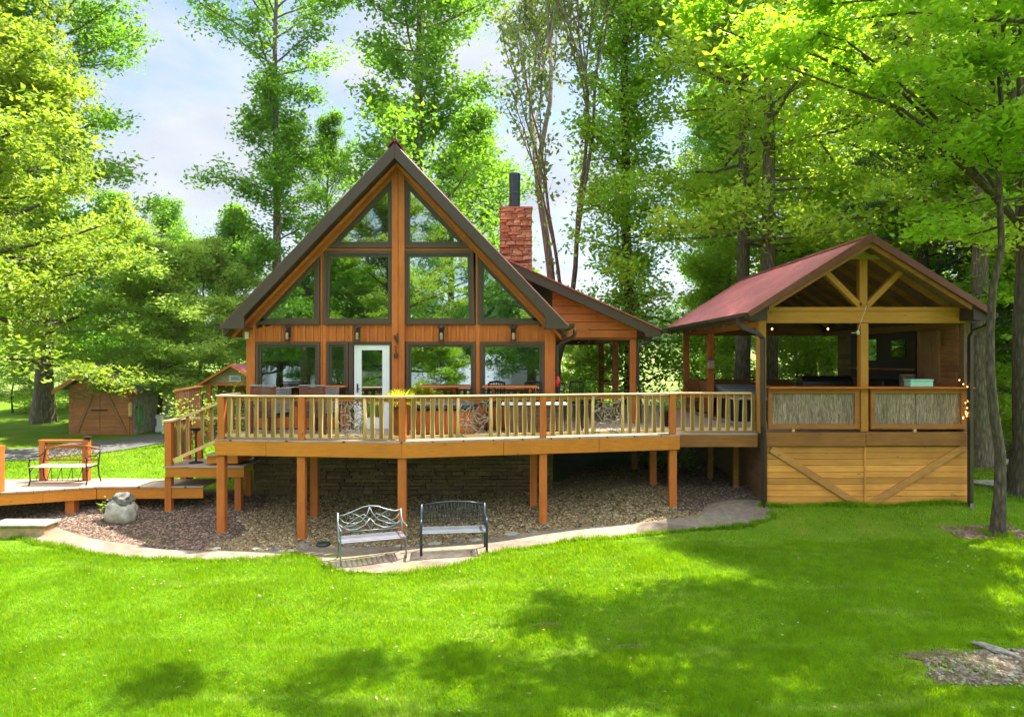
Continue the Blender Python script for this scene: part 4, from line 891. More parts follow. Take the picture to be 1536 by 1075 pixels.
# ------------------------------------------------------------------ trees
class TreeB:
    def __init__(s, seed): s.r = np.random.default_rng(seed); s.tv = []; s.tf = []; s.nv = 0; s.pc = []; s.pd = []
    def tube(s, P_, rad, n=6):
        P_ = np.asarray(P_, float); rad = np.asarray(rad, float); d = np.gradient(P_, axis=0); d /= np.linalg.norm(d, axis=1)[:,None]+1e-9
        ref = np.array([1.,.13,.07]) if abs(d[0,0]) < .8 else np.array([0,1.,.1])
        a = np.cross(d, ref); a /= np.linalg.norm(a, axis=1)[:,None]+1e-9; c = np.cross(d, a); t = np.arange(n)*2*math.pi/n
        V = P_[:,None]+(a[:,None]*np.cos(t)[None,:,None]+c[:,None]*np.sin(t)[None,:,None])*rad[:,None,None]
        s.tv.append(V.reshape(-1,3)); m = len(P_); i = np.arange((m-1)*n); r0 = i//n; k = i%n; k2 = (k+1)%n
        s.tf.append(np.stack([r0*n+k, r0*n+k2, (r0+1)*n+k2, (r0+1)*n+k],-1)+s.nv); s.nv += m*n
    def path(s, p, d, L, n, wander, grav=0):
        p = np.array(p, float); d = np.array(d, float); out = [p.copy()]
        for i in range(n): d = d+s.r.normal(0,wander,3)+np.array([0,0,grav]); d /= np.linalg.norm(d); p = p+d*L/n; out.append(p.copy())
        return np.array(out), d
    def leaves(s, C): s.pc.append(C)
    def sub(s, path_, L, nsub, nl, sig, flat, lift=.15, twr=.012, start=.25):
        d0 = path_[-1]-path_[0]; d0 /= np.linalg.norm(d0)+1e-9
        for j in range(nsub):
            t = start+(1-start)*(j+s.r.random())/nsub; f = t*(len(path_)-1); i = min(int(f), len(path_)-2); p = path_[i]+(path_[i+1]-path_[i])*(f-i)
            a = s.r.uniform(.5,1.15)*(1 if j%2 else -1); dx, dy = d0[0]*math.cos(a)-d0[1]*math.sin(a), d0[0]*math.sin(a)+d0[1]*math.cos(a)
            q, _ = s.path(p, (dx,dy,d0[2]*.6+s.r.normal(lift,.25)), L*s.r.uniform(.6,1.2)*(1.15-.5*t), 4, .15); s.tube(q, np.linspace(twr,twr*.35,5), 3)
            u = s.r.uniform(.15,1.05,nl); g = np.clip((u*4).astype(int),0,3); fr_ = (u*4-g)[:,None]; C = q[g]*(1-fr_)+q[g+1]*fr_+s.r.normal(0,1,(nl,3))*np.array([sig,sig,sig*flat]); s.leaves(C)
        u = s.r.uniform(.7,1.05,nl); C = path_[-1]+(path_[-1]-path_[-2])*(u[:,None]-.8)+s.r.normal(0,1,(nl,3))*np.array([sig,sig,sig*flat]); s.leaves(C)
    def done(s, name, bark, leafm, size, upb=.7, needle=False, asp=.55):
        root = empty(name, (0,0,0), None, None); V = np.concatenate(s.tv); npmesh('trunk', V, [np.concatenate(s.tf)], bark, root, True)
        C = np.concatenate(s.pc); n = len(C); r = s.r
        nr = r.normal(0,1,(n,3)); nr[:,2] = np.abs(nr[:,2])+upb; nr /= np.linalg.norm(nr,axis=1)[:,None]
        a = np.cross(nr, r.normal(0,1,(n,3))); a /= np.linalg.norm(a,axis=1)[:,None]+1e-9; b = np.cross(nr, a); sz = (size*r.uniform(.55,1.25,n))[:,None]
        V = np.stack([C-a*sz*.5, C-b*sz*asp*.5-nr*sz*.12-a*sz*.06, C+a*sz*.5, C+b*sz*asp*.5-nr*sz*.12-a*sz*.06],1).reshape(-1,3)
        npmesh('crown', V, [np.arange(4*n).reshape(-1,4)], leafm, root); return root
def make_tree(name, seed, H, r0, zb, prof, nb, el, nsub, nl, size, sig, flat, bark, leafm, wander=.05, lean=(0,0), upb=.7, grav=0, top=1.0, ivy=0, nfork=0, asp=.55, subL=.38, bias=None):
    T = TreeB(seed); r = T.r; n = 16; tr = []; x = y = 0.
    for i in range(n+1):
        t = i/n; tr.append((x+lean[0]*t*H, y+lean[1]*t*H, t*H)); x += r.normal(0,wander); y += r.normal(0,wander)
    tr = np.array(tr); tr[0,2] -= .3; rad = r0*(1-.88*np.linspace(0,1,n+1)**.85); rad[0] *= 1.55; rad[1] *= 1.06; T.tube(tr, rad, 10)
    at_ = lambda z: np.array([np.interp(z, np.linspace(0,H,n+1), tr[:,k]) for k in range(3)])
    for i in range(nb):
        t = (i+r.random())/nb; z = zb+(H-zb)*t*top; p = at_(z); p[2] = z; az = i*2.39996+r.normal(0,.5); L = prof(t)*r.uniform(.6,1.2)
        if bias: L *= 1+bias[1]*math.cos(az-bias[0])
        e = R(el[0]+(el[1]-el[0])*t+r.normal(0,7)); q, _ = T.path(p, (math.cos(az)*math.cos(e), math.sin(az)*math.cos(e), math.sin(e)), L, 7, .10, grav)
        rb = min(np.interp(z, np.linspace(0,H,n+1), rad)*.5, .014+L*.014); T.tube(q, np.linspace(rb, rb*.25, 8), 5)
        T.sub(q, L*subL, nsub, nl, sig, flat)
    T.leaves(tr[-1]+r.normal(0,1,(nl*5,3))*np.array([.4,.4,.8]))
    if ivy:
        z = r.uniform(.8,H*.97,ivy); c = np.stack([np.interp(z, np.linspace(0,H,n+1), tr[:,k]) for k in range(2)]+[z],-1)
        a = r.uniform(0,6.28,ivy); k = (.2+r.gamma(2,.16,ivy)); T.leaves(c+np.stack([np.cos(a)*k, np.sin(a)*k, r.normal(0,.1,ivy)],-1))
    return T.done(name, bark, leafm, size, upb, asp=asp)
L_mid = leafmat('leaf_green', (.075,.20,.012), (.19,.38,.025), .52, (.42,.78,.03))
L_yel = leafmat('leaf_yellow_green', (.13,.25,.012), (.33,.44,.03), .5, (.56,.74,.05))
L_pale = leafmat('leaf_pale', (.20,.36,.03), (.44,.60,.12), .5, (.66,.90,.08))
L_brt = leafmat('leaf_bright', (.12,.30,.010), (.30,.52,.025), .55, (.6,.92,.03))
L_sun = leafmat('leaf_sunny', (.22,.40,.02), (.48,.66,.06), .55, (.75,.98,.05))  # leaf colour raised in place of sunlight missing in the woods behind the pavilion
L_pine = leafmat('pine_needles', (.028,.075,.03), (.06,.13,.045), .3, (.10,.2,.04), .03)
PI = math.pi
V = {}
V['poplar'] = make_tree('poplar_tree', 1, 26, .27, 6.5, lambda t: (1.6+3.6*min(1,t*1.6))*(1-.75*max(0,t-.6)/.4)*(.75+.4*math.sin(t*13)), 60, (22,50), 7, 75, .22, .30, .75, barkm, L_mid)
V['broad'] = make_tree('broadleaf_tree', 2, 25, .42, 4.0, lambda t: 5.2*(1-.8*t**3)*(.85+.25*math.sin(t*11)), 70, (4,50), 8, 60, .25, .36, .7, barkm, L_mid)
V['ivy'] = make_tree('ivy_clad_tree', 3, 25, .24, 1.8, lambda t: 2.1*(1-.3*t), 80, (5,45), 5, 70, .19, .30, .9, barkd, L_brt, ivy=10000)
V['maple'] = make_tree('maple_tree', 4, 15, .33, 3.3, lambda t: 5.6*math.sqrt(max(.06,1-t**2)), 56, (-4,60), 9, 100, .20, .27, .35, barkd, L_yel, upb=1.1, grav=.01)
V['dogwood'] = make_tree('dogwood_tree', 5, 7.6, .12, 1.7, lambda t: 3.3*math.sqrt(max(.1,1-t**2.2)), 60, (-4,55), 8, 90, .17, .24, .5, barkd, L_pale, upb=1.3)
V['sparse'] = None
V['tall'] = make_tree('tall_hardwood_tree', 7, 26, .36, 7.0, lambda t: 4.6*(1-.5*t**2), 54, (0,50), 8, 60, .25, .38, .65, barkm, L_sun)
V['understory'] = make_tree('understory_tree', 8, 7, .07, .5, lambda t: 2.5*(1-.5*t), 54, (-4,55), 7, 56, .17, .26, .5, barkd, L_sun, upb=1.1)
V['beech'] = make_tree('beech_tree', 9, 11, .18, 2.6, lambda t: 4.6*math.sqrt(max(.08,1-t**2)), 60, (-4,45), 9, 100, .18, .26, .3, barkm, L_brt, upb=1.4, grav=-.008)
V['round'] = make_tree('rounded_tree', 19, 14, .26, 2.6, lambda t: 4.6*math.sqrt(max(.07,1-t**2.2))*(.8+.3*math.sin(t*14)), 60, (0,62), 8, 75, .21, .33, .7, barkm, L_mid, wander=.1)
def pine():
    T = TreeB(12); r = T.r; H = 20; tr = np.array([(r.normal(0,.03), r.normal(0,.03), H*i/14) for i in range(15)]); T.tube(tr, .24*(1-.9*np.linspace(0,1,15)), 9); N_ = []
    for i in range(75):
        t = i/75; z = 4+(H-4)*t; L = 3.6*(1-t)**.7*r.uniform(.7,1.15)+.3; az = i*2.4+r.normal(0,.3); e = R(r.uniform(-12,14)+25*t)
        q, _ = T.path((0,0,z), (math.cos(az)*math.cos(e), math.sin(az)*math.cos(e), math.sin(e)), L, 6, .07, .01); T.tube(q, np.linspace(.03,.008,7), 4)
        T.sub(q, L*.3, 9, 70, .13, .35, .05, .008, .2)
    return T.done('pine_tree', barkd, L_pine, .20, .3, asp=.13)
V['pine'] = pine()
def sparse():
    T = TreeB(15); r = T.r
    def limb(p, d, L, rad, lv):
        q, dd = T.path(p, d, L, 7, .09, .02); T.tube(q, np.linspace(rad, rad*.62, 8), 8 if lv < 2 else 5)
        if lv >= 4:
            T.sub(q, .8, 5, 16, .18, .6, .1, .008, .1); return
        for k in range(2 if lv < 1 else 3):
            a = r.uniform(0,6.28); sp = r.uniform(.3,.62); o = np.array([math.cos(a),math.sin(a)*.7,0]); nd = dd*math.cos(sp)+o*math.sin(sp)+np.array([0,0,.28]); nd /= np.linalg.norm(nd)
            limb(q[-1 if k < 2 else 4], nd, L*r.uniform(.55,.78), rad*.55, lv+1)
        if lv > 1: T.sub(q, .9, 4, 12, .2, .6, .1, .008, .3)
    limb((0,0,-.2), np.array([.03,0,1]), 6.6, .19, 0); limb((-.4,.3,-.2), np.array([-.14,0,1])/1.01, 5.4, .13, 1)
    return T.done('slender_forked_tree', barkm, leafmat('leaf_sparse', (.10,.17,.03), (.2,.27,.06), .5, (.4,.5,.08)), .17, .5)
V['sparse'] = sparse()
used = set()
def tree(kind, x, y, label, cat='tree', rz=0, sc=1.0, group=None, sz=None, z=None):
    src = V[kind]; o = src if kind not in used else copy_tree(src); used.add(kind)
    o.location = (x, y, (float(gz(x,y)) if z is None else z)-.03); o.rotation_euler = (0,0,rz); o.scale = (sc, sc, sz or sc)
    tag(o, label, cat, group); return o
T_ = lambda px, D: (X(px, D), D)
# left side
tree('maple', *T_(-70,20), 'yellow green maple spreading over the far left edge above the boardwalk', rz=.4, sc=1.0)
tree('maple', *T_(-30,25), 'yellow green maple with crooked trunk left of the brown shed', rz=2.3, sc=.66, sz=1.2)
tree('broad', *T_(65,31), 'tall straight tree rising behind the left yellow maple', rz=1, sc=.95)
tree('broad', *T_(-60,27), 'dark tall tree at the extreme left behind the maple', rz=3, sc=1)
tree('dogwood', *T_(241,28.2), 'pale leaved dogwood whose thin trunk stands at the shed corner', rz=.5, sc=.95, sz=.92)
tree('dogwood', *T_(300,33), 'pale leaved dogwood behind the small red roofed cabin', rz=2.5, sc=1.0)
tree('beech', *T_(190,38), 'green layered tree filling the gap behind the shed', rz=.2, sc=.9)
tree('poplar', *T_(413,34), 'tall thin open tree left of the gable against the sky', rz=.3, sc=1.06)
tree('poplar', *T_(492,38), 'smaller open tree with curved trunk just left of the roof slope', rz=2.0, sc=.62)
tree('round', *T_(345,38), 'mid height bushy tree left of the thin sky tree', rz=2.2, sc=.74)
tree('broad', *T_(620,34), 'large leafy tree directly behind the gable peak', rz=.9, sc=1.12)
tree('round', *T_(700,42), 'bright leafy tree behind the chimney on its left', rz=2.8, sc=1.2)
tree('sparse', *T_(828,27), 'slender forked tree with few leaves right of the chimney', rz=1.75, sc=1.15, sz=1.5)
tree('ivy', *T_(940,25), 'straight dark trunk wrapped in green ivy beside the porch roof', rz=0, sc=1.05)
tree('ivy', *T_(1062,40), 'ivy wrapped trunk farther back behind the pavilion side posts', rz=1.5, sc=.95)
tree('poplar', *T_(1090,33), 'leafy tree with trunk seen behind the pavilion side posts', rz=.5, sc=1.0)
tree('tall', *T_(1113,26), 'tall grey trunked tree just behind the left pavilion eave', rz=2, sc=.95)
tree('tall', *T_(1153,24.8), 'tall pale trunked tree rising over the pavilion ridge back', rz=.6, sc=1.0)
tree('tall', *T_(1216,31), 'thin dark trunked tall tree behind the pavilion ridge', rz=4, sc=.9)
tree('tall', *T_(1240,34), 'tall tree with straight trunk right of the thin dark one', rz=5, sc=1.05)
tree('broad', *T_(1320,46), 'leafy forest tree far behind the pavilion gable', rz=3.3, sc=1.1)
tree('tall', *T_(1468,19.6), 'thick grey trunk standing just right of the pavilion downspout', rz=1.3, sc=.8)
tree('broad', *T_(1600,40), 'dense forest tree at the right edge beyond the dark trunk', rz=.3, sc=1.1)
tree('pine', *T_(1385,22.5), 'soft dark green pine behind the right half of the pavilion roof', 'pine', rz=0, sc=.95)
tree('pine', *T_(1500,27), 'dark green pine farther back at the upper right', 'pine', rz=2, sc=1.0)
tree('beech', *T_(1420,26.5), 'bright layered beech spreading above the right end of the pavilion roof', rz=.6, sc=1.15)
tree('beech', *T_(1600,20.5), 'bright layered beech at the right edge of the picture', rz=2.2, sc=1.0, sz=1.2)
for px, D, s_, lb in ((70,50,1.0,'rounded tree across the far lawn between the left trunks'),(-20,46,.9,'rounded tree across the far lawn at the extreme left'),(165,58,1.1,'rounded tree far behind the shed'),(255,62,1.1,'rounded tree far behind the stairs and small cabin')): tree('round', *T_(px,D), lb, rz=px*.1, sc=s_)
us = 'young leafy trees behind the pavilion'
ulab = ['bright young tree seen through the left pavilion side', 'bright young tree seen through the pavilion back opening', 'bright young tree behind the pavilion plank wall','young tree beside the right pavilion downspout','young tree between the right edge trunks','young tree seen between the porch posts','pale young bush under the porch roof','young tree far behind the boardwalk bench','young tree behind the stair rail at the small cabin','low bush behind the left maple trunks','young tree behind the pavilion centre post','young tree low behind the right lawn']
for i, (px, D, s_) in enumerate(((1080,29,.95),(1195,30,1.0),(1330,28,1.05),(1490,24,.95),(1560,21,.9),(900,34,.5),(870,30,.55),(120,40,.8),(262,40,.75),(20,36,.7),(1255,33,1.1),(1600,29,1.1))):
    tree('understory', *T_(px,D), ulab[i], rz=i*1.3, sc=s_, group=us if px > 900 else None)
# shade trees at the right, one of them leaning over the lawn
def shade(seed, base, H, zb, cx, cy, Rr, nb, bark, lab, rt, size=.165, extra=()):
    T = TreeB(seed); r = T.r; x, y = base; z0 = float(gz(x,y)); tr = np.array([(r.normal(0,.05)+.0*i, r.normal(0,.05), -.2+(H+.2)*i/12) for i in range(13)]); rad = rt*(1-.75*np.linspace(0,1,13)); rad[0] *= 1.5; T.tube(tr, rad, 12)
    for i in range(nb+len(extra)):
        t = (i+.5)/nb; z = zb+(H-zb)*t*.8; az = r.uniform(0,6.28); rr = Rr*math.sqrt(r.random())*(1-.45*t); tx, ty = cx-x+rr*math.cos(az), cy-y+rr*math.sin(az); tz = z+.5+r.uniform(.0,3.0)
        if i >= nb: tx, ty, tz = extra[i-nb][0]-x, extra[i-nb][1]-y, extra[i-nb][2]-z0; z = zb
        p = np.array([tr[0,0], tr[0,1], max(zb*.7, z*.75)]); d = np.array([tx,ty,tz])-p; L = np.linalg.norm(d)
        ts = np.linspace(0,1,8)[:,None]; q = p+d*ts+np.array([0,0,1])*np.sin(ts*PI)*.08*L+r.normal(0,.12,(8,3))*ts; T.tube(q, np.linspace(.06,.012,8), 6)
        T.sub(q, 1.15, 6, 210, .21, .5, .0, .010, .35)
    o = T.done('shade_tree', bark, L_brt, size, 1.0); o.location = (x, y, z0); return tag(o, lab, 'tree')
shade(31, (X(1533,16.2),16.2), 17, 8.4, 10.2, 11.6, 4.6, 9, barkd, 'dark barked tree at the right edge arching over the lawn', .26, .165, [(3.4,12.0,7.6),(4.3,11.2,6.6),(5.2,11.8,7.4),(4.8,12.6,7.9),(9.3,11.6,5.6),(9.6,12.6,6.4)])
shade(32, (11.8,8.6), 15, 8.4, 4.3, 9.8, 4.8, 10, barkd, 'tall tree just out of view on the right shading the near lawn', .3)
V['slim'] = make_tree('slim_tree', 33, 13.5, .112, 6.2, lambda t: 1.9*(1-.4*t), 32, (5,45), 6, 60, .16, .24, .35, barkd, L_brt, wander=.09, upb=1.2)
tree('slim', *T_(1495,13.9), 'thin dark trunked tree standing on the lawn right of the pavilion', rz=.8)
# trees on the near side, seen mirrored in the windows
near = 'trees across the lawn mirrored in the windows'
for i, (k, x, y, s_) in enumerate((('broad',-14,-13,.9),('maple',-8,-12,.95),('broad',1.5,-17,.8),('pine',7,-13,.9),('maple',14,-11,1.0),('broad',-24,-10,1),('broad',22,-20,1),('understory',-4.5,-11,.8),('dogwood',4,-12,1.2),('broad',-5,-24,1),('beech',-13,-18,1.1),('beech',10,-19,1.2),('maple',-18,-20,1),('broad',9,-26,1))):
    tree(k, x, y, 'leafy tree across the lawn mirrored in the cabin windows', rz=i*1.7, sc=s_, group=near)

# ------------------------------------------------------------------ furniture and small things
def arc(c, r, a0, a1, n=12, sx=1): return [(c[0]+sx*r*math.cos(a0+(a1-a0)*i/n), 0, c[1]+r*math.sin(a0+(a1-a0)*i/n)) for i in range(n+1)]
def place(root, x, y, z, rz): root.location = (x, y, z); root.rotation_euler = (0,0,rz)
def bench(kind, label, mat, W_=1.25, seat_mat=None):
    b = empty('garden_bench', (0,0,0), label, 'bench'); h = W_/2; yb_, yf = .26, -.22; sh = .43
    sm_ = seat_mat or mat
    for s in (-1, 1):
        w = MB()
        if kind == 'modern':
            w.tube([(s*h,yf,0),(s*h,yf,.58),(s*h,yf+.03,.64),(s*h,yf+.1,.665),(s*h,yb_-.04,.665)], .024, 8); w.tube([(s*h,yb_,0),(s*h,yb_,.42),(s*h,yb_+.09,.86)], .022, 8)
        else:
            w.tube([(s*h,yf-.02,0),(s*h,yf+.03,.12),(s*h,yf+.01,.3),(s*h,yf,.42),(s*h,yf-.02,.5),(s*h,yf+.02,.6),(s*h,yf-.05,.645),(s*h,yf+.05,.66),(s*h,yb_-.1,.64),(s*h,yb_+.03,.7)], .015, 7)
            w.tube([(s*h,yb_+.1,0),(s*h,yb_+.02,.15),(s*h,yb_-.02,.38),(s*h,yb_+.1,.86)], .016, 7)
            w.tube([(s*h,yf+.02,.3),(s*h,yf+.1,.38),(s*h,yf+.22,.4)], .01, 6)
        w.tube([(s*h,yf,sh-.02),(s*h,yb_-.01,sh-.03)], .014, 6); w.build('side_frame', mat, b, smooth=True)
    w = MB(); n = 7
    for i in range(n):
        y = yf+(yb_-yf)*(i+.5)/n*.93; w.box(-h+.015, h-.015, y-.024, y+.024, sh-.006+.008*math.cos(i), sh+.006+.008*math.cos(i))
    w.tube([(-h,yf-.005,sh-.005),(h,yf-.005,sh-.005)], .014, 6)
    if kind != 'modern':
        for i in range(13): x = -h+.05+(W_-.1)*i/12; w.box(x-.01, x+.01, yf+.01, yb_-.04, sh-.016, sh-.005)
    w.build('seat', sm_, b)
    w = MB(); tilt = lambda z: yb_+.1*max(0,(z-.42)/.45)
    def tb_(pts, r): w.tube([(x, tilt(z), z) for x, _, z in pts], r, 6)
    if kind == 'scroll':
        tb_([(-h,0,.80),(-h*.8,0,.81),(-h*.55,0,.86),(-h*.25,0,.93),(0,0,.95),(h*.25,0,.93),(h*.55,0,.86),(h*.8,0,.82),(h,0,.84)], .014); tb_([(-h,0,.5),(h,0,.5)], .012)
        for s in (-1, 1):
            tb_([(0,0,.93),(s*.05,0,.8),(s*.16,0,.68),(s*.35,0,.6),(s*h,0,.58)], .013); tb_([(0,0,.51),(s*.05,0,.62),(s*.16,0,.74),(s*.32,0,.83),(s*.42,0,.86)], .010)
            tb_([(0,0,.72),(s*.1,0,.6),(s*.25,0,.53),(s*.4,0,.53),(s*.52,0,.58),(s*h,0,.66)], .013); tb_([(s*.02,0,.72),(s*.12,0,.8),(s*.3,0,.72),(s*.45,0,.62),(s*h,0,.53)], .010)
            tb_([(s*h,0,.8),(s*.5,0,.68),(s*.36,0,.64),(s*.22,0,.66)], .009)
            sp = [(s*(.36+.075*(1-i/22)*math.cos(i*.42)), 0, .775+.075*(1-i/22)*math.sin(i*.42)) for i in range(20)]; tb_(sp, .008)
            sp = [(s*(.3+.06*(1-i/22)*math.cos(i*.42+2)), 0, .56+.055*(1-i/22)*math.sin(i*.42+2)) for i in range(20)]; tb_(sp, .008)
    elif kind == 'modern':
        tb_([(-h,0,.84),(-h*.5,0,.885),(0,0,.9),(h*.5,0,.885),(h,0,.84)], .016); tb_([(-h,0,.52),(h,0,.52)], .013)
        for i in range(18): x = -h+W_*(i+.5)/18; tb_([(x,0,.52),(x,0,.84+.055*(1-(x/h)**2))], .007)
        tb_([(-h,0,.6),(h,0,.6)], .006)
        for i in range(17): x = -h+W_*(i+1)/18; tb_(arc((x,.71), .034, 0, 6.28, 8), .005)
    else:
        tb_([(-h,0,.77),(-h*.5,0,.84),(0,0,.865),(h*.5,0,.84),(h,0,.77)], .026); tb_([(-h,0,.52),(h,0,.52)], .022)
        for i in range(-2, 10):
            for s in (1, -1):
                xa = -h+W_*i/8; p = [(s*(xa+.28*k/6), 0, .52+.33*k/6) for k in range(7)]; p = [q for q in p if abs(q[0]) <= h and q[2] <= .77+.095*(1-(q[0]/h)**2)]
                if len(p) > 1: tb_(p, .009)
    w.build('backrest', mat if kind != 'lattice' else brownw, b, smooth=True)
    if kind == 'lattice':
        w = MB(); w.tube([(-h,yf,.12),(h,yf,.12)], .012, 6)
        for i in range(5): x = -h+.15+i*.24; w.tube([(x,yf,.12),(x+.1,yf,.42)], .007, 5); w.tube([(x+.12,yf,.12),(x+.1,yf,.42)], .007, 5)
        w.build('stretcher', mat, b)
    return b
b1 = bench('scroll', 'silver iron garden bench with scrolling back on the flagstone path', ironm, 1.22, plain('pale_iron', (.22,.22,.25), .4, .3)); place(b1, -2.66, 13.0, float(gz(-2.66,13.0))+.03, .34)
b2_ = bench('modern', 'dark steel bench with arched slatted back right of the scrolled bench', plain('blue_black_steel', (.035,.055,.065), .35, .5), 1.25, plain('worn_steel', (.22,.24,.27), .35, .5)); place(b2_, -1.13, 13.25, float(gz(-1.13,13.25))+.045, .12)
b3 = bench('lattice', 'brown bench with crossed lattice back standing on the boardwalk', blackm, 1.3, plain('pale_slats', (.5,.4,.3), .6)); place(b3, X(96,15.95), 15.95, wz, .02)
# two slatted club chairs on the deck
def chair(label):
    c = empty('slatted_chair', (0,0,0), label, 'chair', 'slatted chairs on the deck')
    bw = wood('chair_brown', (.14,.05,.03), (.22,.09,.05), 'x'); gw = plain('grey_slats', (.25,.25,.27), .5)
    w = MB()
    for i in range(13): z = .42+i*.052; w.beam((-.31,-.30-.04*i/13,z),(.31,-.30-.04*i/13,z),.02,.042)
    w.build('backrest', bw, c)
    w = MB(); w.box(-.33,.33,-.36,-.31,1.085,1.115); w.build('top_rail', gw, c)
    w = MB()
    for i in range(11): z = .5+i*.052; w.beam((.345,-.30,z),(.345,.22-.0*i,z),.02,.04)
    w.build('side_slats', gw, c)
    for x in (-.32,.32):
        for y in (-.3,.3): w = MB(); w.box(x-.025,x+.025,y-.025,y+.025,0,.63 if y > 0 else 1.08); w.build('leg', bw, c)
    w = MB(); w.box(-.29,.29,-.27,.3,.36,.42); w.build('seat', bw, c)
    w = MB(); w.box(-.29,.29,-.25,.3,.425,.53); w.build('cushion', blackm, c, bevel=.03)
    for x in (-.34,.30): w = MB(); w.box(x,x+.05,-.27,.33,.632,.66); w.build('armrest', bw, c)
    return c
ca = chair('brown slatted chair on the deck, left one under the lamp window'); place(ca, X(405,15.55), 15.7, .002, -.35)
cb_ = copy_tree(ca); cb_['label'] = 'brown slatted chair on the deck, beside the white door'; place(cb_, X(478,15.55), 15.7, .002, -.35)
# planter with yellow grass-like plant behind the middle post
pl = empty('planter', (X(601,14.75),14.75,0), 'tall brown wooden planter box behind the middle railing post', 'planter'); x = X(601,14.75)
w = MB(); w.add([(x-.16,14.6,.0),(x+.16,14.6,.0),(x+.16,14.9,.0),(x-.16,14.9,.0),(x-.2,14.56,.66),(x+.2,14.56,.66),(x+.2,14.94,.66),(x-.2,14.94,.66)], [(3,2,1,0),(4,5,6,7),(0,1,5,4),(1,2,6,5),(2,3,7,6),(3,0,4,7)]); w.build('box', brownw, pl, bevel=.01)
w = MB(); ring(w, [(x-.22,.62),(x+.22,.62),(x+.22,.69),(x-.22,.69)], [(x-.19,.63),(x+.19,.63),(x+.19,.68),(x-.19,.68)], 14.53, 14.56); w.build('rim', brownw, pl)
def blades(name, c, n, L, spread, mat, seed, wd=.012, droop=1.0, par=None):
    r = random.Random(seed); w = MB()
    for i in range(n):
        a = r.uniform(0,6.28); e = r.uniform(.35,1.35); l = L*r.uniform(.6,1.1); p = Vector(c)+Vector((math.cos(a)*spread*r.random(), math.sin(a)*spread*r.random(), 0)); d = Vector((math.cos(a)*math.cos(e), math.sin(a)*math.cos(e), math.sin(e))); s = d.cross(Vector((0,0,1))).normalized()*wd; b = len(w.v); m = 5
        for k in range(m+1):
            t = k/m; q = p+d*l*t+Vector((0,0,-droop*l*.55*t*t)); ww = s*(1-.85*t); w.v += [tuple(q-ww), tuple(q+ww)]
        w.f += [(b+2*k, b+2*k+1, b+2*k+3, b+2*k+2) for k in range(m)]
    return w.build(name, mat, par)
yg = empty('ornamental_plant', (x,14.75,.66), 'feathery yellow green plant spilling from the planter box', 'plant')
ymat = leafmat('yellow_leaf', (.42,.48,.015), (.72,.70,.03), .45, (.85,.85,.04)); gmat = leafmat('palm_leaf', (.06,.16,.03), (.14,.28,.06), .4)
blades('fronds', (x,14.72,.72), 520, .6, .2, ymat, 1, .015, .75, yg); w = MB(); w.tube([(x,14.75,.6),(x,14.75,.8)], .02, 6); w.build('stem', gmat, yg)
# hot tub clad in orange boards beside the planter
ht = empty('hot_tub', (X(662,15.5),15.5,0), 'hot tub clad in orange upright boards with a black rim on the deck', 'hot tub'); a, b = X(626,15.5), X(712,15.5)
w = MB(); n = 12
for i in range(n): w.box(a+(b-a)*i/n+.004, a+(b-a)*(i+1)/n-.004, 15.32, 15.36, .03, .54)
w.box(a+.01,b-.01,15.362,16.2,.03,.53); w.build('board_cladding', cedar_z, ht)
w = MB(); w.box(a-.04,b+.04,15.27,16.22,.545,.62); w.build('rim', blackm, ht, bevel=.02); w = MB(); w.box(a+.02,b-.02,15.33,16.2,.622,.70); w.build('cover', plain('grey_vinyl', (.12,.12,.125), .5), ht, bevel=.02)
# wicker console with white top, two dark bar chairs
wk = empty('wicker_table', (X(802,15.45),15.45,0), 'brown wicker table with a pale top behind the right railing', 'table'); a, b = X(763,15.4), X(843,15.4)
wm = wood('wicker', (.13,.08,.045), (.33,.22,.13), 'x')
w = MB(); 
for i in range(20): z = .04+i*.031; w.tube([(a,15.3,z),(b,15.3,z)], .011, 5)
for i in range(26): x = a+(b-a)*(i+.5)/26; w.box(x-.008,x+.008,15.302,15.32,.02,.65)
w.box(a,b,15.33,15.9,.02,.64); w.build('woven_side', wm, wk)
w = MB(); w.box(a-.16,b+.12,15.24,15.95,.66,.70); w.build('tabletop', white, wk, bevel=.01)
def barchair(label):
    c = empty('bar_chair', (0,0,0), label, 'chair', 'black chairs behind the right railing')
    for x in (-.2,.2):
        for y in (-.2,.2): w = MB(); w.tube([(x*1.15,y*1.15,0),(x,y,.6 if y < 0 else 1.12)], .014, 6); w.build('leg', blackm, c)
    w = MB(); w.box(-.22,.22,-.22,.22,.6,.64); w.build('seat', blackm, c, bevel=.01)
    w = MB(); w.tube([(-.2,.2,1.12),(0,.24,1.15),(.2,.2,1.12)], .018, 6)
    for i in range(6): w.tube([(-.16+i*.064,.2,.75),(-.16+i*.064,.22,1.13)], .007, 5)
    w.tube([(-.2,.2,.75),(.2,.2,.75)], .012, 6); w.build('backrest', blackm, c); return c
k0 = barchair('black chair on the deck under the window right of the hot tub'); place(k0, X(748,15.9), 15.95, .002, .3)
for lab, px, y, rz in (('black chair between the wicker table and the house corner', 798, 16.12, -.2), ('black chair at the far end of the wicker table under the porch roof', 855, 15.9, 1.2), ('black chair standing farther back under the porch roof', 872, 17.0, 2.4)):
    k = copy_tree(k0); k['label'] = lab; place(k, X(px,y), y, .002, rz)
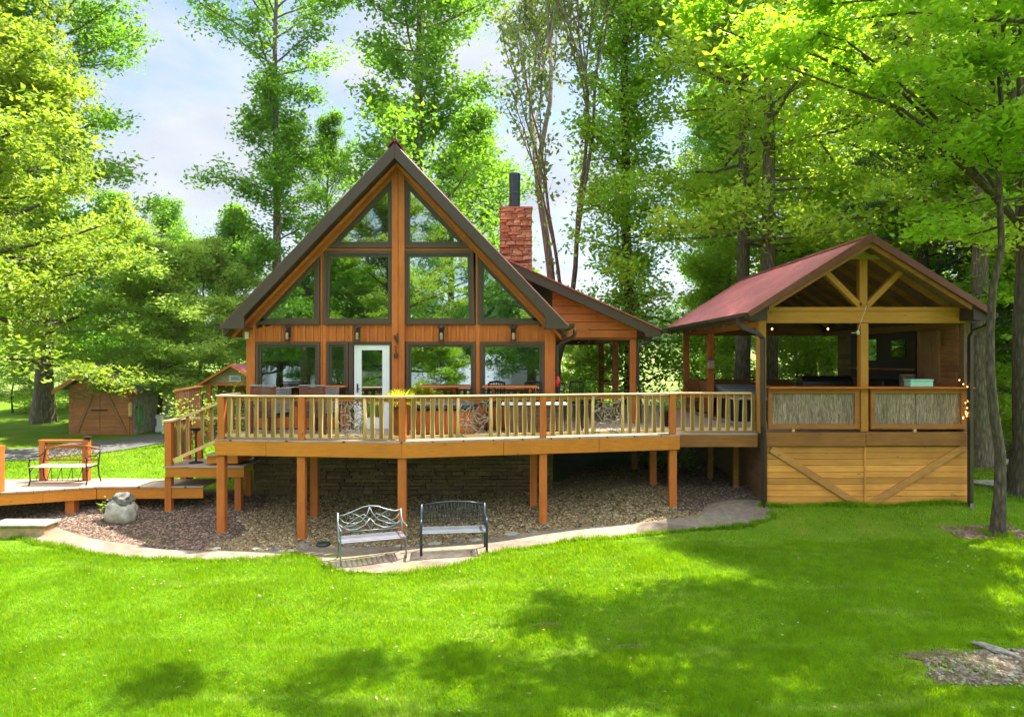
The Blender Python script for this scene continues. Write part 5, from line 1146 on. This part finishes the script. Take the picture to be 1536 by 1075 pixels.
# red bird ornament on the rail of the porch
rb = empty('bird_ornament', (X(838,16.2),16.2,.98), 'small red bird ornament by the right house corner', 'ornament'); redp = plain('red_paint', (.5,.01,.02), .5); x = X(838,16.2)
w = MB(); w.tube([(x+.03,16.2,.98),(x+.0,16.2,1.05),(x-.02,16.2,1.17),(x,16.2,1.26)], [.01,.04,.06,.02], 8); w.build('body', redp, rb, smooth=True); w = MB(); w.tube([(x-.01,16.2,1.22),(x-.02,16.2,1.27),(x-.06,16.2,1.27)], [.035,.03,.004], 8); w.build('head', redp, rb, smooth=True)
w = MB(); w.tube([(x,16.2,.003),(x,16.2,.99)], .012, 6); w.build('stand', blackm, rb)
# palm in a pot
pm = empty('potted_palm', (X(1000,17.3),17.3,0), 'arching green potted palm at the right end of the deck', 'plant'); x = X(1000,17.3)
w = MB(); w.lathe([(.14,0),(.2,.34),(.21,.36),(.18,.36)], (x,17.3,.003), 14); w.build('pot', blackm, pm)
def fronds():
    r = random.Random(4); w = MB()
    for i in range(22):
        a = r.uniform(0,6.28); e = r.uniform(.6,1.45); l = r.uniform(.6,.95); pts_ = []
        for k in range(8): t = k/7; pts_.append(Vector((x,17.3,.35))+Vector((math.cos(a)*math.cos(e),math.sin(a)*math.cos(e),math.sin(e)))*l*t+Vector((math.cos(a)*.12*t*t,math.sin(a)*.12*t*t,-.42*l*t*t)))
        w.tube(pts_, .004, 3)
        for k in range(2,8):
            d = (pts_[k]-pts_[k-1]).normalized(); s = d.cross(Vector((0,0,1))).normalized()
            for sg in (1,-1):
                for o in (0,.5): p = pts_[k-1].lerp(pts_[k],o); q = p+s*sg*.14+d*.08+Vector((0,0,-.04)); b = len(w.v); w.v += [tuple(p-d*.008),tuple(p+d*.012),tuple(q)]; w.f.append((b,b+1,b+2))
    return w.build('fronds', gmat, pm)
fronds()
# things in and on the pavilion
bx = empty('storage_box', (X(1380,15.62),15.63,1.06), 'pale mint green box standing on the bar counter', 'box'); mint = plain('mint_paint', (.36,.60,.56), .45, var=.04)
w = MB(); a, b = X(1362,15.62), X(1396,15.62); w.box(a,b,15.52,15.78,1.062,1.19); w.build('body', mint, bx, bevel=.012); w = MB(); w.box(a-.006,b+.006,15.51,15.79,1.193,1.235); w.build('lid', mint, bx, bevel=.01)
t2 = empty('hot_tub', (X(1115,18.3),18.5,.02), 'black sided hot tub with a grey cover inside the pavilion left side', 'hot tub'); a, b = 5.95, 7.6
w = MB(); w.box(a,b,18.3,20.2,.022,.60); w.build('shell', blackm, t2, bevel=.02); w = MB(); w.box(a-.05,b+.05,18.25,20.25,.602,.66); w.build('rim', plain('pale_rim', (.5,.52,.52), .4), t2, bevel=.02)
w = MB(); w.add([(a,18.28,.664),(b,18.28,.664),(b,20.2,.664),(a,20.2,.664),(a,18.28,.74),(b,18.28,.74),(b,20.2,.95),(a,20.2,.95)], [(3,2,1,0),(4,5,6,7),(0,1,5,4),(1,2,6,5),(2,3,7,6),(3,0,4,7)]); w.build('cover', plain('grey_cover', (.22,.22,.22), .55), t2, bevel=.03)
gr = empty('barbecue_grill', (X(1238,18.8),18.9,.02), 'black covered barbecue grill behind the left bark panel', 'grill'); x = X(1240,19)
w = MB(); w.box(x-.75,x+.75,18.8,19.5,.25,.95); w.build('cabinet', blackm, gr, bevel=.02); w = MB(); w.tube([(x-.7,19.15,.97),(x+.7,19.15,.97)], .26, 16); w.build('hood', plain('grill_hood', (.03,.03,.035), .3, .6), gr, smooth=False)
for sx in (-.7,.7):
    for yy in (18.85,19.45): w = MB(); w.box(x+sx-.03,x+sx+.03,yy-.03,yy+.03,.022,.248); w.build('leg', blackm, gr)
co = empty('cooker', (9.9,17.9,.02), 'dark cooker with pots against the plank wall inside the bar', 'cooker'); w = MB(); w.box(9.45,10.1,17.4,18.6,.022,.95); w.build('body', blackm, co, bevel=.01)
w = MB(); w.box(9.5,10.05,17.5,18.5,.952,1.16); w.build('lid', plain('dark_lid', (.03,.03,.03), .3, .6), co, bevel=.03)
bk = empty('wooden_barrel', (9.75,16.95,.02), 'upright weathered log stump beside the cooker in the bar', 'log'); w = MB(); w.tube([(9.85,17.0,.022),(9.86,17.0,.7),(9.85,17.0,1.3)], [.2,.18,.19], 14); w.build('log', barkm, bk, smooth=True)
w = MB(); w.tube([(9.85,17.0,1.302),(9.85,17.0,1.31)], .17, 14); w.build('cut_end', slab_edge, bk)
def adir(lab, px, y, rz):
    c = empty('garden_chair', (0,0,0), lab, 'chair', 'dark chairs in the pavilion'); w = MB()
    for i in range(5): w.beam((-.2+i*.1,.1,.38),(-.24+i*.12,.38,1.0+.04*(2-abs(i-2))),.085,.018,(0,1,0))
    w.build('backrest', brownw, c); w = MB(); w.box(-.26,.26,-.35,.12,.36,.385); w.build('seat', brownw, c)
    for xx in (-.3,.3):
        w = MB(); w.box(xx-.05,xx+.05,-.4,.25,.6,.625); w.build('armrest', brownw, c)
        for yy in (-.34,.2): w = MB(); w.box(xx-.03,xx+.03,yy-.02,yy+.02,0,.598); w.build('leg', brownw, c)
    place(c, X(px,y), y, .022, rz); return c
a0 = adir('brown garden chair at the left post of the pavilion', 1048, 21.5, 2.2)
a1 = copy_tree(a0); a1['label'] = 'brown garden chair between the side posts and the hot tub'; place(a1, X(1076,21.2), 21.2, .022, 1.9)
bh = empty('bird_feeder', (X(1066,19.65),19.65,1.5), 'small red and white bird house hanging on the pavilion side post', 'bird house'); x = X(1066.5,19.65)
w = MB(); w.box(x-.08,x+.08,19.6,19.71,1.42,1.66); w.build('box', wood('cream_red', (.4,.2,.15), (.65,.5,.4), 'z'), bh); w = MB(); w.prism_y([(x-.12,1.66),(x+.12,1.66),(x,1.78)], 19.56, 19.74); w.build('roof', redm, bh)
w = MB(); w.lathe([(.02,-.0),(.02,.004)], (x,19.6,1.52), 10); w.build('perch', blackm, bh); w = MB(); w.tube([(x,19.65,1.78),(x,19.65,2.42)], .006, 4); w.build('cord', blackm, bh)
fe = empty('hummingbird_feeder', (X(1287,15.5),15.5,1.7), 'small pale feeder hanging left of the centre pavilion post', 'feeder'); x = X(1287,15.5); z = Z(499,15.5)
w = MB(); w.lathe([(.01,-.05),(.035,-.03),(.035,.02),(.02,.05)], (x,15.5,z), 10); w.build('bottle', plain('pale_green_glass', (.5,.7,.5), .2), fe); w = MB(); w.tube([(x,15.5,z+.05),(X(1300,15.5),15.5,Z(458,15.5))], .004, 4); w.build('cord', white, fe); w = MB(); w.tube([(x-.15,15.5,z+.0),(x,15.5,z+.0)], .006, 4); w.build('perch', white, fe)
# boulder, stone step, drain cover, rocks along the walk
def rock(name, c, s, seed, mat, label, cat='boulder', bumpy=.16):
    import bmesh
    r = random.Random(seed); bm = bmesh.new(); bmesh.ops.create_icosphere(bm, subdivisions=4, radius=1); from mathutils import noise as mn
    for v in bm.verts: k = 1+bumpy*mn.fractal(v.co*1.3+Vector((seed,0,0)), 1, 2, 5)+.05*mn.noise(v.co*6); v.co = Vector((v.co.x*s[0]*k, v.co.y*s[1]*k, v.co.z*s[2]*k))
    me = bpy.data.meshes.new(name); bm.to_mesh(me); bm.free(); me.materials.append(mat); me.polygons.foreach_set('use_smooth', [True]*len(me.polygons))
    o = bpy.data.objects.new(name, me); COL.objects.link(o); o.location = c; return tag(o, label, cat)
limem = plain('pale_limestone', (.42,.39,.32), .9, var=.35, scale=4, bmp=.5); darkr = plain('mossy_rock', (.17,.16,.14), .95, var=.5, scale=8, bmp=.6)
bz = float(gz(X(182,15.15),15.15)); bd = empty('boulder', (X(182,15.15),15.15,bz), 'pale rounded boulder with a dark crusted top beside the boardwalk', 'boulder')
r1_ = rock('lower_stone', (X(182,15.15),15.15,bz+.2), (.34,.29,.34), 3, limem, None, None, .22); r2_ = rock('crusted_top', (X(184,15.15),15.13,bz+.47), (.23,.2,.16), 5, darkr, None, None, .3)
for o in (r1_, r2_): l = o.location.copy(); o.parent = bd; o.location = l-bd.location
sx0, sx1, sy = X(-14,14.35), X(67,14.35), 14.35; sz = float(gz(X(30,sy),sy))
stp = empty('stone_step', ((sx0+sx1)/2, sy, sz), 'long tan sandstone slab step below the boardwalk at the far left', 'stone step'); sand = stone('sandstone', [(.34,.21,.09),(.46,.31,.15)], .9, 5)
w = MB(); w.box(sx0, sx1-.03, sy+.01, sy+.5, sz-.1, sz+.24); w.build('slab', sand, stp, bevel=.03); w = MB(); w.box(sx0-.05, sx1+.02, sy-.04, sy+.5, sz+.243, sz+.30); w.build('cap_stone', plain('cap_stone_mat', (.42,.36,.27), .9, var=.25), stp, bevel=.015)
dz = float(gz(X(485,14.9),14.9)); dr_ = empty('drain_lid', (X(485,13.9),13.9,dz), 'round dark green drain lid in the gravel left of the benches', 'drain lid')
x = X(485,13.95); z = float(gz(x,13.95)); w = MB(); w.lathe([(.14,0),(.15,.06),(.13,.09),(.0,.1)], (x,13.95,z), 18); w.build('lid', plain('dark_green_plastic', (.02,.035,.025), .5), dr_); w = MB(); w.lathe([(.16,0),(.16,.03)], (x,13.95,z-.01), 18); w.build('collar', blackm, dr_)
edge = list(zip(upR[52:], upR[53:])); r_ = random.Random(12); q = 0
for (a, b) in edge[:52:3]:
    s = r_.uniform(.06,.13); rock('edging_rock', (a[0]+r_.uniform(-.1,.1), a[1]+r_.uniform(.05,.2), float(gz(*a))+.02), (s*1.4,s,s*.45), q, darkr if q%2 else limem, 'flat rough rock edging the gravel along the path', 'rock')['group'] = 'rocks edging the gravel bed'; q += 1
lg = rock('weathered_root', (6.3,8.85,float(gz(6.3,8.85))+.04), (.27,.05,.045), 4, plain('bleached_wood', (.24,.22,.19), .9, var=.3, scale=20), 'bleached weathered root lying in the washed out lawn corner', 'root', .4); lg.rotation_euler = (0,.15,-.7)
fs = rock('flat_stone', (X(1485,17.0),17.0,float(gz(X(1485,17.0),17.0))+.02), (.45,.35,.05), 6, limem, 'flat pale stone on the grass behind the thin trunk', 'stone', .2)
fs2 = rock('flat_stone', (X(1478,20.0),20.0,float(gz(X(1478,20.0),20.0))+.02), (1.0,.5,.06), 7, limem, 'long pale slab beyond the grass right of the pavilion', 'stone', .2)
# shed
SY = 26.5; sh = empty('shed', (X(150,SY),SY,-1.3), 'brown plank shed with double doors and mossy green roof', 'shed'); u = lambda p: X(p,SY); v_ = lambda p: Z(p,SY); zg = float(gz(u(150),SY))-.02
shw = wood('shed_planks', (.34,.12,.04), (.55,.23,.09), 'x', stain=.4, island=.15); s0, s1 = u(103), u(199); sa = (s0+s1)/2; se, sp = v_(580), v_(549)
w = MB(); z = zg
while z < sp-.1:
    h = .15; t = lambda zz: s1-s0 if zz < se else (s1-s0)*max(0,(sp-zz))/(sp-se); hw_ = min((s1-s0), t(z+h))/2; 
    if hw_ > .05: w.box(sa-hw_, sa+hw_, SY, SY+.05, z, z+h-.012)
    z += h
w.prism_y([(s0+.02,zg),(s1-.02,zg),(s1-.02,se),(sa,sp-.06),(s0+.02,se)], SY+.055, SY+.09); w.build('front_wall', shw, sh)
w = MB(); w.box(s1-.05, s1, SY+.1, SY+3.3, zg, se); w.box(s0, s0+.05, SY+.1, SY+3.3, zg, se); w.box(s0,s1,SY+3.3,SY+3.35,zg,se); w.build('side_wall', stone('whitewashed_panels', [(.5,.47,.4)], .9, 5), sh)
dx0, dx1, dt = u(112), u(195), v_(588)
for a, b in ((dx0,sa-.01),(sa+.01,dx1)):
    w = MB(); z = zg+.05
    while z < dt-.1: w.box(a,b,SY-.045,SY-.01,z,z+.14); z += .15
    d = w.build('door', shw, sh); w = MB(); o = 1 if a > sa-.5 else -1
    tx = sa+o*.30; bx_ = (a if o < 0 else b)-o*.12; w.beam((tx,SY-.065,dt-.1),(bx_,SY-.065,zg+.12),.03,.12,(0,0,1)); w.build('diagonal_brace', wood('brace_red', (.3,.12,.05), (.4,.18,.08), 'z'), d)
w = MB(); w.beam((sa-.3,SY-.085,zg+1.0),(sa+.3,SY-.085,zg+1.0),.03,.05); w.build('bar_latch', blackm, sh)
gm = plain('mossy_roof', (.16,.24,.17), .8, var=.5, scale=4, bmp=.3)
for s in (1,-1):
    xe = sa+s*(s1-s0)*.66; ze = sp+.1-(sp-se)*1.32+.02; w = MB(); w.prism_y([(sa,sp+.14),(xe,ze+.04),(xe,ze),(sa,sp+.1)][::s], SY-.35, SY+3.6); w.build('roof', gm, sh)
    w = MB(); w.prism_y([(sa,sp+.12),(xe,ze+.02),(xe,ze-.16),(sa,sp-.06)][::s], SY-.40, SY-.36); w.build('fascia', shw, sh)
for nm, lab, cat, px, z0_, mt in (('fire_extinguisher','tan canister hung on the right corner of the shed','canister',198,.9,slab_edge),):
    e_ = empty(nm if 0 else 'canister', (u(px),SY-.15,zg+z0_), lab, cat); w = MB(); w.lathe([(.02,0),(.07,.03),(.07,.5),(.03,.55)], (u(px),SY-.12,zg+.75), 12); w.build('body', mt, e_); w = MB(); w.box(u(px)-.05,u(px)+.05,SY-.08,SY-.02,zg+.9,zg+.95); w.build('bracket', blackm, e_)
hs = empty('garden_hose', (u(207),SY,zg), 'bright green coiled hose hanging on the side of the shed', 'hose'); w = MB(); pts_ = []
for k in range(90): a = k*.35; pts_.append((s1+.12+.02*math.sin(a*.3), SY+.3+.16*math.cos(a), zg+.75+.42*math.sin(a)))
w.tube(pts_, .018, 6); w.build('coil', plain('green_rubber', (.05,.42,.06), .5), hs, smooth=True); w = MB(); w.box(s1,s1+.1,SY+.25,SY+.35,zg+1.05,zg+1.1); w.build('hook', blackm, hs)
ck = empty('cool_box', (u(222),SY+.9,zg), 'white and blue cool box leaning beside the shed', 'cool box'); w = MB(); w.box(u(218),u(233),SY+.7,SY+1.1,zg+.05,zg+.75); w.build('body', white, ck, bevel=.03); w = MB(); w.box(u(217.5),u(221),SY+.69,SY+1.11,zg+.3,zg+.6); w.build('label_band', plain('blue_plastic', (.05,.12,.35), .4), ck)
# small gabled cabin and the plank fence left of the house
GY_ = 25.5; cbn = empty('small_cabin', (X(345,GY_),GY_,-1.3), 'small red roofed cabin with grey gable left of the house', 'cabin'); u = lambda p: X(p,GY_); v_ = lambda p: Z(p,GY_); zg = float(gz(u(345),GY_))
gry = wood('grey_gable_boards', (.22,.18,.14), (.42,.36,.3), 'x', stain=.3)
w = MB(); w.prism_y([(u(306),v_(574)),(u(396),v_(574)),(u(351),v_(549))], GY_, GY_+.06); w.build('gable', gry, cbn)
w = MB(); w.box(u(306),u(396),GY_-.04,GY_+.08,v_(578),v_(574.2)); w.box(u(310),u(316),GY_,GY_+.1,zg,v_(578.2)); w.box(u(385),u(391),GY_,GY_+.1,zg,v_(578.2)); w.build('porch_frame', cedar_x, cbn)
w = MB(); w.box(u(311),u(390),GY_+.9,GY_+3,zg-.1,v_(578)); w.build('wall', darkpl, cbn)
w = MB(); ring(w, [(u(345),v_(572)),(u(362),v_(572)),(u(362),v_(563)),(u(345),v_(563))], [(u(346.5),v_(571)),(u(360.5),v_(571)),(u(360.5),v_(564)),(u(346.5),v_(564))], GY_-.05, GY_-.005); wn = w.build('window', white, cbn); w = MB(); w.box(u(346.5),u(360.5),GY_-.03,GY_-.01,v_(571),v_(564)); w.build('pane', glass2, wn)
for s in (1,-1):
    w = MB(); w.prism_y([(u(351),v_(545)),(u(351+s*50),v_(575.5)),(u(351+s*50),v_(578)),(u(351),v_(547.5))][::s], GY_-.3, GY_+3.2); w.build('roof', redm, cbn)
    w = MB(); w.prism_y([(u(351),v_(546.5)),(u(351+s*49),v_(576.5)),(u(351+s*49),v_(579)),(u(351),v_(549.5))][::s], GY_-.34, GY_-.305); w.build('fascia', cedar_x, cbn)
fn = empty('plank_fence', (X(285,23.5),23.5,-1.3), 'reddish brown upright plank wall left of the small cabin', 'fence'); w = MB()
for i in range(14): t = i/14; x = X(263,23.5)+(X(302,24.5)-X(263,23.5))*t; w.box(x, x+.062, 23.5+t, 23.53+t, float(gz(x,23.5)), Z(587-6*t,23.5))
w.build('planks', wood('fence_planks', (.22,.09,.045), (.36,.17,.09), 'z', island=.2), fn); w = MB(); w.beam((X(261,23.45),23.45,Z(586,23.5)),(X(303,24.5),24.5,Z(580,23.8)),.12,.05); w.build('top_rail', brownw, fn)
# slim shrubs at the stairs
def shrub(px, D, h, rr, n, mat, label, seed, z0=None):
    r = np.random.default_rng(seed); T = TreeB(seed); x, y = X(px,D), D; z = float(gz(x,y)) if z0 is None else z0
    for i in range(7): q, _ = T.path((0,0,0), (r.normal(0,.12), r.normal(0,.12), 1), h*r.uniform(.7,1), 6, .08); T.tube(q, np.linspace(.012,.004,7), 4); u_ = r.uniform(.25,1,n//7); g_ = np.clip((u_*6).astype(int),0,5); T.leaves(q[g_]+(q[g_+1]-q[g_])*(u_*6-g_)[:,None]+r.normal(0,rr,(len(u_),3)))
    o = T.done('shrub', barkd, mat, .09, .6); o.location = (x,y,z); return tag(o, label, 'shrub')
shrub(288, 17.6, 2.6, .17, 900, L_yel, 'slim yellow green shrub beside the deck stairs', 41)
shrub(345, 18.2, 2.9, .12, 700, L_brt, 'climbing green shrub between the stairs and the small cabin', 42)
shrub(160, 15.2, .5, .05, 60, L_yel, 'small seedling with yellow leaves left of the boulder', 43)
for px, D, h, s in ((1012,18.6,.8,44),(978,20,.9,45),(880,26,2.2,46),(855,25,2.4,47)): shrub(px, D, h, .25, 1600, L_mid, {1012:'low green shrub behind the potted palm',978:'dark green shrub left of the potted palm',880:'rounded leafy shrub seen beyond the porch posts',855:'rounded leafy shrub beyond the house corner by a trunk'}[px], s, None)
pt = empty('plant_stand', (X(294,16.1),16.1,lz), 'black iron stand with a bowl on the landing', 'plant stand'); x = X(294,16.1)
w = MB(); w.lathe([(.17,0),(.16,.02),(.02,.05),(.018,.7),(.03,.72)], (x,16.1,lz+.003), 14); w.build('pedestal', blackm, pt); w = MB(); w.lathe([(.03,0),(.12,.05),(.15,.1),(.13,.1)], (x,16.1,lz+.725), 14); w.build('bowl', blackm, pt)

# fallen leaves and petals on the lawn
def litter():
    r = np.random.default_rng(77); n = 420; x = r.uniform(-8,11,n); y = r.uniform(6,13,n)**1.0; k = (np.abs(x) < .8*y+1) & inpoly(x, y, [(-14,5),(-14,15.6)]+lowR+[(10.6,15.45),(22,19),(22,5)]); x, y = x[k], y[k]; n = len(x)
    c = np.stack([x,y,gz(x,y)+.06+r.uniform(0,.015,n)],-1); d = r.normal(size=(n,3)); d[:,2] *= .3; d /= np.linalg.norm(d,axis=1)[:,None]; e = np.cross(d, np.array([0,0,1.])); e += r.normal(0,.2,(n,3)); s_ = r.uniform(.012,.032,n)[:,None]
    V_ = np.stack([c-d*s_, c-e*s_*.55, c+d*s_, c+e*s_*.55],1).reshape(-1,3)
    tag(npmesh('fallen_leaves', V_, [np.arange(4*n).reshape(-1,4)], stone('dry_leaf', [(.3,.2,.07),(.45,.42,.2),(.2,.1,.04),(.5,.48,.35)])), 'small fallen leaves scattered over the lawn', 'leaves', kind='stuff')
litter()

# thin summer haze: far field and hills fade a little
hz_ = MB(); hz_.box(-960, 960, -75, 960, -6, 75); hm = bpy.data.materials.new('haze_air'); hm.use_nodes = True; hm.node_tree.nodes.clear()
ho = hm.node_tree.nodes.new('ShaderNodeOutputMaterial'); hv = hm.node_tree.nodes.new('ShaderNodeVolumePrincipled'); hv.inputs['Color'].default_value = (.80,.90,1,1); hv.inputs['Density'].default_value = .00014
hm.node_tree.links.new(hv.outputs[0], ho.inputs['Volume']); tag(hz_.build('haze', hm), 'thin pale haze fading the far field and hill', 'haze', kind='stuff')
